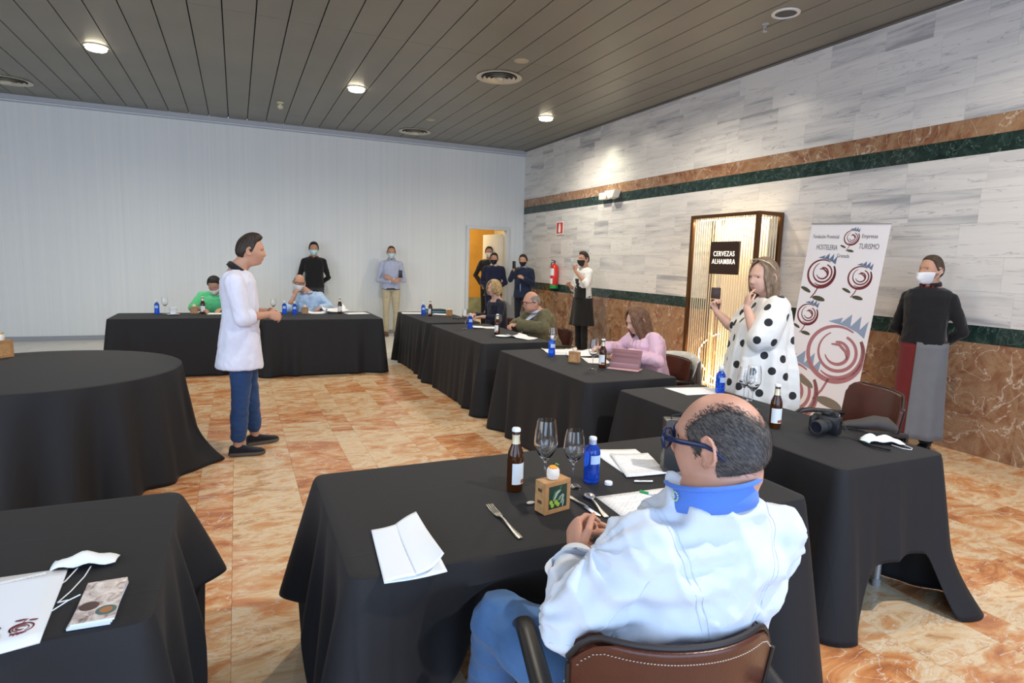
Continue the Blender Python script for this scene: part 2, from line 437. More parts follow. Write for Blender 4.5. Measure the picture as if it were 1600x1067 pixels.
tag(g.build('trim_1', mat('trim_paint', (.42, .44, .48), .4), None, False), kind='structure')
g = MB(); g.box((XR-.03, (YF+YB)/2, HC-.006), (.06, YB-YF, .012)); tag(g.build('trim_2', mat('trim_dark', (.10, .095, .085), .4, .3), None, False), kind='structure')
g = MB(); g.box(((XL+DX0-.05)/2, YB-.008, .04), (DX0-.06-XL, .016, .08)); tag(g.build('baseboard_back', mat('base_grey', (.30, .32, .35), .5), None, False), kind='structure')
# door with frame, leaf folded back into the next room
d = bpy.data.objects.new('door_1', None); C.objects.link(d); d['kind'] = 'structure'
FR = mat('door_frame_paint', (.66, .68, .68), .4)
g = MB(); g.box((DX0-.005, YB+.04, DZ/2), (.07, .2, DZ), bev=.004); g.box((DX1+.005, YB+.04, DZ/2), (.07, .2, DZ), bev=.004); g.box(((DX0+DX1)/2, YB+.04, DZ+.03), (DX1-DX0+.08, .2, .07), bev=.004)
g.build('door_frame', FR, d)
Mz = Matrix.Rotation(R(97), 3, 'Z')
g = MB(); g.box(Vector((DX1-.05, YB+.15, 1.1))+Mz @ Vector((.44, 0, 0)), (.88, .04, 2.18), Mz, .003); lf = g.build('door_leaf', mat('door_leaf_paint', (.74, .71, .64), .4), d)
g = MB(); c0 = Vector((DX1-.05, YB+.15, 1.02))+Mz @ Vector((.8, .035, 0)); g.box(c0, (.12, .02, .02), Mz); g.build('door_handle', STEEL, lf)
# the next room seen through the doorway
g = MB(); g.box((4.9, YB+3.2, 1.85), (3.6, .1, 2.7)); tag(g.build('wall_corridor', mat('amber_wall', (.50, .25, .035), .6, var=.15, vscale=2), None, False), kind='structure')
g = MB(); g.box((4.9, YB+3.19, .28), (3.6, .12, .56)); tag(g.build('wall_corridor_dado', GREENM and mat('corridor_dado', (.22, .24, .15), .5, var=.3, vscale=6), None, False), kind='structure')
g = MB(); g.box((6.6, YB+1.7, 1.6), (.1, 3.0, 3.2)); g.box((3.2, YB+1.7, 1.6), (.1, 3.0, 3.2)); g.box((4.9, YB+1.7, 3.2), (3.5, 3.1, .1))
tag(g.build('wall_corridor_side', mat('corridor_paint', (.6, .5, .3), .6), None, False), kind='structure')
lamp('corridor_lamp', 'AREA', (4.9, YB+1.9, 3.1), (4.9, YB+2.2, 0), 60, (1, .86, .6), 1.2)

# ------------------------------------------------------------------ ceiling fittings
def downlight(x, y, label, lit=True):
    t = thing('ceiling_downlight', label, 'ceiling light', (x, y, HC), 0, 'round ceiling downlights')
    MB().lathe([(.105, .0), (.13, -.002), (.128, -.012), (.10, -.014), (.098, .0)]).build('trim_ring', mat('white_metal', (.7, .7, .68), .35), t)
    if lit:
        MB().lathe([(0.0, -.03), (.10, -.03), (.112, -.038), (.10, -.048), (0, -.052)]).build('diffuser', mat('lit_diffuser', (.9, .85, .7), .5, emit=(1, .88, .66), estr=9), t)
        for a in range(3): MB().tube([(.1*math.cos(a*2.1), .1*math.sin(a*2.1), 0), (.1*math.cos(a*2.1), .1*math.sin(a*2.1), -.035)], .004, 6).build('bracket', STEEL, t)
    else:
        MB().lathe([(0, -.001), (.10, -.001), (.10, -.006), (0, -.006)]).build('dark_lens', BLACKP, t)
    return t
downlight(-1.481, 9.188, 'lit round glass downlight nearest the left edge of the ceiling')
downlight(1.657, 9.41, 'lit round downlight in the middle of the ceiling between two air diffusers')
downlight(4.84, 9.586, 'lit round downlight in the ceiling closest to the marble wall')
downlight(4.852, 4.608, 'unlit black round recessed downlight in the ceiling near the top right', False)
def diffuser(x, y, label):
    t = thing('air_diffuser', label, 'air vent', (x, y, HC), 0, 'round ceiling air diffusers')
    AL = mat('diffuser_metal', (.62, .59, .50), .35, .4)
    MB().lathe([(.24, 0), (.30, -.004), (.305, -.014), (.29, -.018), (.24, -.004)], 40).build('rim', AL, t)
    MB().lathe([(0, -.002), (.24, -.002), (.24, -.004), (0, -.004)], 40).build('dark_plate', mat('vent_dark', (.04, .038, .03), .7), t)
    g = MB()
    for r, z in ((.21, -.022), (.155, -.03), (.105, -.036)): g.lathe([(r-.035, .004), (r, z), (r+.004, z-.002), (r-.03, .0)], 40)
    g.build('louvre_cone', AL, t)
    MB().lathe([(0, -.05), (.03, -.05), (.05, -.03), (.05, 0)], 24).build('hub', AL, t)
diffuser(3.26, 7.877, 'large round metal air diffuser in the ceiling right of centre, nearest of the three')
diffuser(3.208, 11.946, 'round metal air diffuser close to the top edge of the white wall')
diffuser(-3.01, 11.68, 'round metal air diffuser cut off by the left edge of the photo')
def disc(x, y, r, label, nm='ceiling_speaker', cat='speaker cover'):
    g = MB(); g.lathe([(0, -.012), (r*.8, -.012), (r, -.006), (r, 0)], 28); tag(g.build(nm, mat('beige_plastic', (.42, .38, .28), .5), M=Matrix.Translation((x, y, HC))), label, cat)
disc(3.243, 7.136, .09, 'small beige disc in the ceiling beside the large diffuser')
disc(3.193, 10.824, .08, 'small beige disc in the ceiling in front of the far diffuser')
t = thing('smoke_detector', 'small cream smoke detector hanging from the left part of the ceiling', 'smoke detector', (.714, 10.937, HC))
MB().lathe([(0, -.02), (.05, -.02), (.055, 0)], 20).build('base', mat('detector_cream', (.62, .58, .42), .5), t)
MB().lathe([(0, -.10), (.03, -.10), (.045, -.08), (.045, -.05), (.02, -.045), (.02, -.02)], 20).build('sensor_head', mat('detector_cream', (.6, .55, .4), .5), t)
t = thing('sprinkler', 'small metal sprinkler head in the ceiling beside the dark downlight', 'sprinkler', (4.89, 4.894, HC))
MB().lathe([(0, -.006), (.03, -.006), (.034, 0)], 16).build('rose', CHROME, t)
g = MB(); g.tube([(0, 0, 0), (0, 0, -.04)], .009, 8); g.tube([(-.016, 0, -.03), (-.016, 0, -.065), (0, 0, -.075)], .004, 6); g.tube([(.016, 0, -.03), (.016, 0, -.065), (0, 0, -.075)], .004, 6); g.build('frame', CHROME, t)
MB().lathe([(0, -.078), (.022, -.078), (.022, -.074), (0, -.074)], 16).build('deflector', CHROME, t)

# ------------------------------------------------------------------ tablecloths
def cloth(label, x0, x1, y0, y1, seed, zt=.75, flare=.035, fold=.016, group='black tablecloths', hem=None, push=None, corner=.05, name='tablecloth', circle=None, extra=None):
    rd = random.Random(seed); r = .045; per = []       # (x,y,nx,ny,s,dcorner)
    if circle:
        cx, cy, cr = circle; n = 420
        for k in range(n):
            a = 2*PI*k/n; per.append((cx+cr*math.cos(a), cy+cr*math.sin(a), math.cos(a), math.sin(a), a*cr, 9))
        P_ = 2*PI*cr
    else:
        W, H = x1-x0, y1-y0; segs = []
        cs = [(x1-r, y0+r, -PI/2), (x1-r, y1-r, 0), (x0+r, y1-r, PI/2), (x0+r, y0+r, PI)]
        s = 0
        for i, (cx, cy, a0) in enumerate(cs):
            for k in range(14):
                a = a0+PI/2*k/14; per.append([cx+r*math.cos(a), cy+r*math.sin(a), math.cos(a), math.sin(a), s, 0]); s += r*PI/2/14
            L_ = (H if i % 2 == 0 else W)-2*r; n = int(L_/.012)
            a = a0+PI/2; bx, by = cx+r*math.cos(a), cy+r*math.sin(a); tx, ty = -math.sin(a), math.cos(a)
            for k in range(n):
                q = L_*k/n; per.append([bx+tx*q, by+ty*q, math.cos(a), math.sin(a), s+q, min(q, L_-q)])
            s += L_
        P_ = s
    hz = [(rd.uniform(2.0, 5.5), rd.uniform(0, 6.28), rd.uniform(.5, 1)) for _ in range(3)]
    hz = [(max(1, round(f*P_))*2*PI/P_, p, a) for f, p, a in hz]
    NT = 26; vs = []; fs = []; n = len(per)
    def side(p, t):
        x, y, nx, ny, s, dc = p
        h = (hem(x, y, nx, ny) if hem else .004)
        f = sum(a*math.sin(s*w_+ph+.5*t) for w_, ph, a in hz)/2.2
        cw = math.exp(-(dc/.09)**2) if not circle else 0
        cv = math.exp(-((dc-.20)/.06)**2) if not circle else 0
        c2 = math.exp(-((dc-.33)/.06)**2) if not circle else 0
        near = math.exp(-dc/.35) if not circle else .8
        o = flare*t**.8+fold*(t**.9)*(f*.5+.5)*(0.35+1.2*near)+corner*cw*t**1.15-.035*cv*t**.8+.03*c2*t
        if circle: o = flare*t**1.2+fold*t**.8*(f*.6+.5)
        z = zt-(zt-h)*t
        rr = .012
        if t < .05: z = zt-(zt-h)*t
        P = [x+nx*o, y+ny*o, z]
        if extra: P = extra(P, nx, ny, t)
        if push: P = push(P, nx, ny, t)
        return P
    cxm = sum(p[0] for p in per)/n; cym = sum(p[1] for p in per)/n
    rings = []
    for q in (.96,):
        rings.append([(cxm+(p[0]-cxm)*q, cym+(p[1]-cym)*q, zt+.0) for p in per])
    rings.append([(p[0]-p[2]*.008, p[1]-p[3]*.008, zt) for p in per])
    rings.append([(p[0]-p[2]*.002, p[1]-p[3]*.002, zt-.003) for p in per])
    for i in range(1, NT+1): rings.append([side(p, (i/NT)**1.0) for p in per])
    g = MB(); g.ring_loft(rings, cap=False); g.add(rings[0], [tuple(range(n))])
    o = g.build(name, BLACK); 
    sd = o.modifiers.new('thick', 'SOLIDIFY'); sd.thickness = .0025; sd.offset = -1
    o.location = (0, 0, 0)
    return tag(o, label, 'tablecloth', group)
TG = 'black tablecloths on the rectangular tables'
def pt_floor(pxy, amp, wd):
    """a corner of cloth lying out on the floor"""
    def f(P, nx, ny, t):
        d = math.hypot(P[0]-pxy[0], P[1]-pxy[1]); k = math.exp(-(d/wd)**2)*max(0, (t-.55)/.45)**2
        return [P[0]+nx*amp*k, P[1]+ny*amp*k, P[2]]
    return f
cloth('black tablecloth on the far left table with the green-shirted man behind it', -1.47, .13, 8.75, 9.58, 21, group=TG, fold=.02, flare=.03)
cloth('black tablecloth in front of the bald man in pale blue', .30, 1.84, 8.43, 9.56, 22, group=TG, fold=.012, flare=.03)
cloth('black tablecloth on the farthest table of the right-hand row, by the doorway', 2.29, 3.05, 7.80, 9.49, 23, group=TG, fold=.03)
cloth('black tablecloth on the right-hand row table in front of the man in an olive jacket', 2.27, 3.07, 5.74, 7.60, 24, group=TG, fold=.03, flare=.045)
cloth('black tablecloth under the pink tablet, on the right-hand row', 2.26, 3.07, 3.67, 5.30, 25, group=TG, fold=.02, flare=.035, corner=.06)
def hem4(x, y, nx, ny):
    if ny < -.6:
        a = min(1, max(0, (x-2.44)/.10)); b = min(1, max(0, (3.02-x)/.12)); k = (a*a*(3-2*a))*(b*b*(3-2*b))
        return .004+k*(.24+.06*math.sin((x-2.44)/.58*PI*.8))
    return .004
cloth('black tablecloth on the nearest right-hand table, lifted off its metal legs under a camera', 2.35, 3.06, 1.71, 3.42, 26, group=TG, fold=.03, flare=.035, corner=.05, hem=hem4, extra=pt_floor((3.1, 1.66), .13, .12))
def hemc(x, y, nx, ny):
    if ny < -.6:
        a = min(1, max(0, (x-.30)/.35)); b = min(1, max(0, (1.75-x)/.25)); return .004+.30*(a*a*(3-2*a))*(b*b*(3-2*b))
    if nx < -.6:
        a = min(1, max(0, (y-1.95)/.12)); return .004+.30*a*a*(3-2*a)
    return .004
def pushc(P, nx, ny, t):
    x, y, z = P
    if y < 1.75 and ny < -.3:
        k = math.exp(-((x-.72)/.24)**2)*max(0, min(1, (.68-z)/.2)); P = [x, y+.30*k, z]
        if .26 < x < .36: P[1] -= .02*t
    return P
cloth('black tablecloth on the table where the white-jacketed chef sits', .25, 1.95, 1.54, 2.40, 27, group=TG, fold=.075, flare=.02, corner=.045, hem=hemc, push=pushc)
def heml(x, y, nx, ny):
    if nx > .6:
        a = min(1, max(0, (y-1.95)/.1)); return .004+.44*a*a*(3-2*a)
    return .004
cloth('black tablecloth on the near left table under a folder, mask and booklets', -1.95, -.20, 1.53, 2.39, 28, group=TG, fold=.075, flare=.01, corner=.015, hem=heml)
cloth('floor-length black tablecloth on the round table', 0, 0, 0, 0, 29, circle=(-1.3, 5.2, .9), flare=.055, fold=.10, group=None, extra=pt_floor((-.30, 5.1), .16, .16))
# the folding table whose legs show
t = thing('folding_table', 'folding table whose grey tubular legs show below the lifted black cloth', 'table', (2.705, 2.565, 0))
MB().box((0, 0, .728), (.66, 1.66, .03), bev=.006).build('tabletop', mat('table_board', (.3, .3, .3), .6), t)
for sy in (-1, 1):
    y = sy*.66; g = MB()
    g.tube([(-.25, y, .02), (-.25, y, .16), (-.235, y, .20), (-.20, y, .215), (.20, y, .215), (.235, y, .20), (.25, y, .16), (.25, y, .02)], .016, 12)
    g.tube([(-.1, y, .215), (-.1, y, .712)], .014, 12); g.tube([(.1, y, .215), (.1, y, .712)], .014, 12)
    lg = g.build('leg', CHROME, t)
    for sx in (-.25, .25): MB().lathe([(0, 0), (.021, 0), (.021, .035), (.017, .04)], 14, (sx, y, 0)).build('foot_cap', mat('grey_rubber', (.25, .24, .23), .7), lg)
# ------------------------------------------------------------------ people
def sst(a, b, x):
    t = np.clip((x-a)/(b-a), 0, 1); return t*t*(3-2*t)
def headsurf(az, el, jaw=1.0, fat=0.0, nose=1.0, top=1.0):
    """az 0 = face, +az towards the person's right; y forward; returns (n,3)"""
    dx = np.sin(az)*np.cos(el); dy = np.cos(az)*np.cos(el); dz = np.sin(el)
    x = .076*np.sign(dx)*np.abs(dx)**.94; y = .097*dy; z = .118*dz
    z = np.where(z > 0, z*top, z)
    lo = sst(.0, -.10, z)
    x = x*(1-.22*lo*(1-fat))*(1+.12*fat*lo)
    back = sst(.0, -.06, y)
    y = y+back*sst(-.02, -.10, z)*.035                      # nape
    y = y+.010*sst(.02, .07, y)*lo*jaw                       # chin forward
    fr = sst(.3, .8, dy)
    y = y-fr*.006*sst(.02, .09, z)*.6                        # forehead slopes
    y = np.where(fr > 0, np.minimum(y, .092+.004*0), y)
    G = lambda cx, cz, sx, sz: np.exp(-((x-cx)/sx)**2-((z-cz)/sz)**2)
    f2 = sst(.0, .5, dy)
    y = y+f2*(nose*.019*G(0, -.024, .0135, .013)+nose*.012*G(0, -.004, .010, .022)+nose*.006*(G(.013, -.028, .008, .009)+G(-.013, -.028, .008, .009)))
    y = y-f2*(.012*(G(.031, .008, .017, .011)+G(-.031, .008, .017, .011)))
    y = y+f2*(.006*(G(.030, .028, .024, .008)+G(-.030, .028, .024, .008)))
    y = y+f2*(.005*G(0, -.052, .022, .0055)+.006*G(0, -.063, .019, .006)-.004*G(0, -.0575, .022, .003)-.004*G(0, -.075, .02, .007)+.012*G(0, -.092, .022, .016))
    y = y+f2*(.006*(G(.042, -.025, .02, .02)+G(-.042, -.025, .02, .02)))
    x = x+np.sign(dx)*fat*.012*G(np.sign(dx)*.06, -.07, .05, .03)*1.0
    return np.stack([x, y, z], -1)
def head_grid(n=72, m=56, el0=-PI/2, el1=PI/2, **k):
    az, el = np.meshgrid(np.linspace(-PI, PI, n, endpoint=False), np.linspace(el0, el1, m))
    return az, el, headsurf(az, el, **k)
def grid_to(mb, P, wrap=True, M=None):
    m, n = P.shape[:2]; vs = P.reshape(-1, 3)
    vs = [Vector(v) for v in vs]
    if M is not None: vs = [M @ v for v in vs]
    fs = []
    for i in range(m-1):
        for k in range(n if wrap else n-1):
            k2 = (k+1) % n; fs.append((i*n+k, i*n+k2, (i+1)*n+k2, (i+1)*n+k))
    mb.add(vs, fs)
def normals(P):
    du = np.roll(P, -1, 1)-np.roll(P, 1, 1); dv = np.gradient(P, axis=0)
    nn = np.cross(du, dv); l = np.linalg.norm(nn, axis=-1, keepdims=True); nn = nn/np.maximum(l, 1e-9)
    d = P/np.maximum(np.linalg.norm(P, axis=-1, keepdims=True), 1e-9)
    nn = np.where(l < 1e-7, d, nn); s = np.sign((nn*d).sum(-1, keepdims=True)); s[s == 0] = 1
    return nn*s
def hairmask_short(az, el, low=-.55, front=.80, side=.25):
    a = np.abs(az)
    line = np.interp(a, [0, .5, .95, 1.15, 1.45, 1.62, 1.85, 2.3, PI], [front, front*.97, front*.8, side+.15, side-.38, side-.30, low*.2, low, low])
    return sst(-.05, .06, el-line)
def hair_obj(parent, M, kind, mt, seed=0, **hk):
    az, el, P = head_grid(120, 90, **hk); nn = normals(P)
    if kind == 'short': ms = hairmask_short(az, el); th = .013+.012*sst(.3, 1.2, el)*sst(-.07, .07, P[..., 1])
    elif kind == 'quiff': ms = hairmask_short(az, el, front=.78); th = .007+.026*sst(.35, 1.1, el)*sst(-.07, .08, P[..., 1])
    elif kind == 'crop': ms = hairmask_short(az, el, front=.85); th = .006+.006*sst(.4, 1.2, el)
    elif kind == 'bald':   # ring of hair round the sides and back
        top = np.interp(np.abs(az), [0, 1.0, 1.25, 1.6, 2.4, PI], [-1, .35, .62, .70, .62, .50])
        ms = hairmask_short(az, el, front=.3)*sst(.08, -.10, el-top); th = .0055+0*el
    h = th*ms-.004*(1-ms)
    h = h*(1+(.16*np.sin(az*23+el*9+seed)*ms+.1*np.sin(az*41-el*17)*ms)*np.cos(el)**1.5)
    g = MB(); grid_to(g, P+nn*h[..., None], True, M)
    return g.build('hair', mt, parent)
def long_hair(parent, M, mt, length=.27, wide=.105, back=.12, face=.62, seed=1, curl=0.0, part=.0):
    """hair falling from the crown: rings that leave the face open"""
    n = 96; m = 54; g = MB(); rows = []
    for i in range(m):
        t = i/(m-1); row = []
        for k in range(n):
            a = -PI+2*PI*k/(n-1)                    # 0 = back
            # opening at the face below the fringe
            op = face*sst(np.array(.10), np.array(.30), np.array(t)); a2 = a*(1-op*.36)
            if t < .42:
                u = t/.42; el = PI/2*(1-u); rr = math.cos(el)
                x = wide*.88*math.sin(a2)*rr; y = -back*math.cos(a2)*rr*(1.0 if math.cos(a2) > 0 else .92); z = .02+.122*math.sin(el)
            else:
                u = (t-.42)/.58; x = (wide*.88+(wide*.16)*math.sin(u*2.4))*math.sin(a2)*(1-.12*u*u); y = -back*math.cos(a2)*(1-.25*u)-.01*u; z = .02-(length)*u*(1-.10*(1+math.cos(a2*1))*.5*0)
                z -= .02*math.sin(a2*5+seed)*u*u
            s = 1+.022*math.sin(a*31+t*3+seed)+.016*math.sin(a*57-t*5)
            if curl: s += curl*math.sin(a*9+t*26+seed)*.6+curl*math.sin(a*17-t*33)*.4
            row.append((x*s+part*0, y*s, z))
        rows.append(row)
    P = np.array(rows); grid_to(g, P, False, M)
    o = g.build('hair', mt, parent); sd = o.modifiers.new('thick', 'SOLIDIFY'); sd.thickness = .014; sd.offset = -1
    return o
def hand(mb, wrist, d, pn, side=1, curl=.35, spread=.12, s=1.0, curls=None, thumb=.5, fr=1.0):
    """d finger direction, pn palm normal (palmar side), side=+1 if the thumb lies along +(d x pn)"""
    d = Vector(d).normalized(); pn = Vector(pn); pn = (pn-pn.dot(d)*d).normalized(); lat = d.cross(pn)*side
    W = Vector(wrist)
    ring = []
    for (u, hw, ht) in ((-.02, .026, .020), (.0, .027, .019), (.03, .036, .017), (.06, .041, .0155), (.088, .040, .013), (.098, .034, .008)):
        c = W+d*u*s; ring.append([c+lat*hw*s*math.cos(2*PI*k/14)+pn*ht*s*math.sin(2*PI*k/14) for k in range(14)])
    mb.ring_loft(ring)
    L = (.072, .080, .074, .058); off = (.029, .010, -.010, -.029)
    curls = curls or [curl, curl*1.05, curl*1.1, curl*1.2]
    for i in range(4):
        base = W+d*(.088-.004*abs(i-1.2))*s+lat*off[i]*s
        dirn = (d+lat*spread*(1.5-i)*.5).normalized(); ax = dirn.cross(pn)
        pts = [base-d*.012*s]; p = base.copy(); pts.append(p.copy()); ang = 0
        for j, fl in enumerate((.44, .31, .25)):
            ang += curls[i]*(1.0 if j < 2 else .7)*1.25
            v = dirn*math.cos(ang)+pn*math.sin(ang); p = p+v*L[i]*fl*s; pts.append(p.copy())
        r = (.0088, .0088, .0080, .0074, .0062); mb.chain(pts, [q*s*fr*(.92 if i == 3 else 1) for q in r], 10)
    tb = W+d*.022*s+lat*.026*s+pn*.006*s; td = (d*.62+lat*.72+pn*.35*thumb).normalized()
    p1 = tb+td*.036*s; td2 = (d*.9+lat*(.35-.5*thumb)+pn*.55*thumb).normalized(); p2 = p1+td2*.030*s; p3 = p2+(td2+pn*.25*thumb-lat*.2*thumb).normalized()*.024*s
    mb.chain([tb, p1, p2, p3], [.0125*s, .0105*s*fr, .0092*s*fr, .0072*s*fr], 10)

SKINS = {}
def skin(name, col):
    if name not in SKINS: SKINS[name] = mat('skin_'+name, col, .5, spec=.4, bump=.15, bscale=160, var=.08, vscale=14, sss=.15)
    return SKINS[name]
def hairm(name, col, rough=.5): return mat('hair_'+name, col, rough, spec=.4, bump=.8, bscale=260, var=.35, vscale=40)
EYEW = mat('eye_white', (.58, .54, .50), .25); IRIS = mat('eye_iris', (.03, .02, .012), .1); LIP = mat('lip_skin', (.42, .17, .14), .45)
def torso_loft(mb, pel, nk, X, secs, n=24, curve=0.0, ex=2.4, fwdv=None):
    pel = Vector(pel); nk = Vector(nk); X = Vector(X).normalized(); T = (nk-pel).normalized(); Y = T.cross(X)*-1
    Y = X.cross(T)*-1
    Y = T.cross(X)
    if fwdv is not None and Y.dot(Vector(fwdv)) < 0: Y = -Y
    rings = []
    for (u, a, b, oy) in secs:
        c = pel.lerp(nk, u)+Y*oy-Y*curve*math.sin(PI*max(0, min(1, u)))
        ring = []
        for k in range(n):
            th = 2*PI*k/n; cx, sx = math.cos(th), math.sin(th)
            ring.append(c+X*a*math.copysign(abs(cx)**(2/ex), cx)+Y*b*math.copysign(abs(sx)**(2/ex), sx))
        rings.append(ring)
    mb.ring_loft(rings)
    return Y
_fa, _fe = np.meshgrid(np.linspace(-1.4, 1.4, 141), np.linspace(-1.3, 1.0, 141)); _FP = headsurf(_fa, _fe).reshape(-1, 3)
def fy(x, z):
    d = (_FP[:, 0]-x)**2+(_FP[:, 2]-z)**2; return float(_FP[int(d.argmin()), 1])
def face_bits(t, M, sk, brow=None, mask=None, masks='flat', eyes=True, glasses=None, ears=True):
    if eyes:
        for s in (-1, 1):
            g = MB(); yb = fy(.031, .008)-.0090; g.ball((s*.031, yb, .007), .0118, 14); g.m = 1; g.ball((s*.031, yb+.0082, .007), (.0066, .0050, .0060), 10); g.tube([(s*.019, yb+.0105, .008), (s*.025, yb+.0125, .0135), (s*.032, yb+.0128, .0150), (s*.039, yb+.0110, .0130), (s*.043, yb+.008, .009)], [.0010, .0017, .0019, .0017, .001], 6)
            g.xform(M); g.build('eye', [EYEW, IRIS], t)
    if brow is not None:
        g = MB()
        for s in (-1, 1):
            g.tube([(s*x_, fy(x_, z_)+.0008, z_) for x_, z_ in ((.014, .026), (.022, .030), (.030, .032), (.040, .031), (.050, .026))], [.0028, .0038, .0038, .0032, .002], 8)
        g.xform(M); g.build('eyebrows', brow, t)
    if mask is None:
        g = MB(); g.tube([(x_, fy(x_, -.057)-.0012, -.057+abs(x_)*.03) for x_ in (-.023, -.014, -.006, 0, .006, .014, .023)], [.002, .0048, .0056, .0052, .0056, .0048, .002], 8); g.xform(M); g.build('lips', LIP, t)
    else:
        a, e = np.meshgrid(np.linspace(-1.25, 1.25, 40), np.linspace(-1.12, -.14, 26)); P = headsurf(a, e)
        # smooth over the nose and mouth, stand off the face
        y = P[..., 1].copy()
        tent = .098*np.cos(a)**.5 if masks == 'flat' else None
        r = np.sqrt((np.sin(a)*.083)**2)
        base = headsurf(a, e, nose=.0)
        nrm = base/np.linalg.norm(base, axis=-1, keepdims=True)
        off = .008+ (.016 if masks == 'flat' else .036)*np.exp(-(a/(.62 if masks == 'flat' else .34))**2)*np.exp(-((e+.38)/.5)**2)
        Q = base+nrm*off[..., None]
        if masks == 'flat': Q = Q+nrm*(.0012*np.sin(e*60))[..., None]*np.cos(a)[..., None]
        g = MB(); grid_to(g, Q, False, M); o = g.build('face_mask', mask, t)
        sd = o.modifiers.new('thick', 'SOLIDIFY'); sd.thickness = .003; sd.offset = 1
        for s in (-1, 1):
            pa = headsurf(np.array(s*1.25), np.array(-.18))*1.06; pb = headsurf(np.array(s*1.25), np.array(-.85))*1.06
            g = MB(); g.tube([pa, (s*.083, .02, (pa[2]-.005)/2), (s*.090, -.016, .0), (s*.089, -.014, -.02), (s*.083, .02, (pb[2]-.015)/2), pb], .0016, 6)
            g.xform(M); g.build('ear_loop', mat('elastic', (.8, .8, .8), .6), o)
def ears(mb, M):
    for s in (-1, 1):
        g = MB(); Mr = Matrix.Rotation(s*R(24), 3, 'Z') @ Matrix.Rotation(R(-8), 3, 'X')
        g.ball((s*.078, -.006, -.006), (.006, .017, .030), 14, Mr)
        pts = []
        for k in range(11):
            a = R(-115+k*26); pts.append(Vector((s*.083, -.008, -.004))+Mr @ Vector((s*.004, -math.cos(a)*.018, math.sin(a)*.029+.002)))
        g.tube(pts, [.004]*9+[.0045, .005], 8); g.ball((s*.079, .004, -.030), (.005, .008, .010), 10)
        g.ball((s*.079, .008, -.008), (.004, .005, .007), 8)
        g.xform(M); mb.v_add = None; mb.add(g.v, g.f)
def eyeglasses(t, M, mt, lens=None, r=(.025, .019), th=1.0):
    g = MB()
    for s in (-1, 1):
        pts = []
        for k in range(25):
            a = 2*PI*k/24; cx, sx = math.cos(a), math.sin(a)
            pts.append((s*.033+r[0]*math.copysign(abs(cx)**.8, cx), .104-abs(math.copysign(abs(cx)**.8, cx)*r[0]+s*.033*1.0)**2*2.2, .004+r[1]*math.copysign(abs(sx)**.8, sx)))
        g.tube(pts, .0021*th, 8, cap=False)
        g.tube([(s*.057, .094, .012), (s*.070, .082, .012), (s*.078, .05, .010), (s*.083, .0, .008), (s*.082, -.018, .0), (s*.078, -.036, -.018)], [(.0055*th-.0025, .0022), (.0048*th-.002, .002), (.0045*th-.002, .0018), (.004*th-.0018, .0016), (.0035, .002), (.003, .002)], 8, upd=(0, 0, 1))
    g.tube([(-.009, .107, .008), (0, .110, .010), (.009, .107, .008)], .002, 8)
    g.xform(M); o = g.build('glasses', mt, t)
    if lens:
        g = MB()
        for s in (-1, 1): g.prism([(s*.033+r[0]*.92*math.cos(2*PI*k/20), .004+r[1]*.92*math.sin(2*PI*k/20)) for k in range(20)], .0, .001, M=Matrix(((1, 0, 0), (0, 0, 1), (0, 1, 0))), c=(0, .101, 0))
        g.xform(M); g.build('lens', lens, o)
    return o

def figure(label, loc, yaw, J, sk, h=1.75, girth=1.04, belly=0.0, vox=.007, hands=None, head=(0, 0, 0), fat=0.0, wsc=1.0, group=None, headscale=1.04, neckr=.061, top=1.0):
    """J: joints in the person's own frame (x right, y forward, z up). Returns root + dict"""
    t = thing('person', label, 'person', loc, yaw, group)
    mb = MB(); P = {k: Vector(v) for k, v in J.items()}
    X = (P['sr']-P['sl']).normalized(); Xh = (P['hr']-P['hl']).normalized()
    q = girth
    torso_loft(mb, P['pel'], P['nk'], (X+Xh), [(-.14, .10*q, .08*q, 0), (-.05, .160*q, .105*q, 0), (.06, .168*q, .112*q, 0), (.25, .150*q, .105*q+belly*.6, belly*.6), (.42, .148*q, .104*q+belly, belly), (.65, .165*q, .112*q+belly*.4, belly*.3), (.82, .170*q, .105*q, 0), (.92, .13*q, .085*q, 0), (1.0, .07, .065, 0)], fwdv=(0, 1, 0))
    for s in 'lr':
        mb.chain([P['s'+s], P['s'+s].lerp(P['e'+s], .5), P['e'+s], P['e'+s].lerp(P['w'+s], .4), P['w'+s]], [.048*q, .040*q, .034*q, .037*q, .025], 14)
        mb.chain([P['h'+s], P['h'+s].lerp(P['k'+s], .5), P['k'+s], P['k'+s].lerp(P['a'+s], .35), P['a'+s]], [.085*q, .072*q, .052, .053, .036], 14)
    hc = P['hd']; hy, hp_, hr_ = head
    Mh = Matrix.Translation(hc) @ Matrix.Rotation(hy, 4, 'Z') @ Matrix.Rotation(hp_, 4, 'X') @ Matrix.Rotation(hr_, 4, 'Y') @ Matrix.Scale(headscale, 4)
    _, _, HP = head_grid(72, 56, fat=fat, top=top); grid_to(mb, HP, True, Mh)
    ears(mb, Mh)
    nb = P['nk']; mid = Mh @ Vector((0, -.018, -.06)); mb.chain([nb, nb.lerp(mid, .55), mid], [neckr*1.12, neckr, neckr*.92], 18)
    for s in 'lr':
        hk = (hands or {}).get(s, {}); hk = dict(hk); d = hk.pop('d', P['w'+s]-P['e'+s]); pn = hk.pop('pn', (0, 0, -1)); sd = hk.pop('side', 1 if s == 'r' else -1)
        hand(mb, P['w'+s], d, pn, sd, **hk)
    b = voxel(mb, 'body', sk, t, vox, 3)
    return t, P, Mh
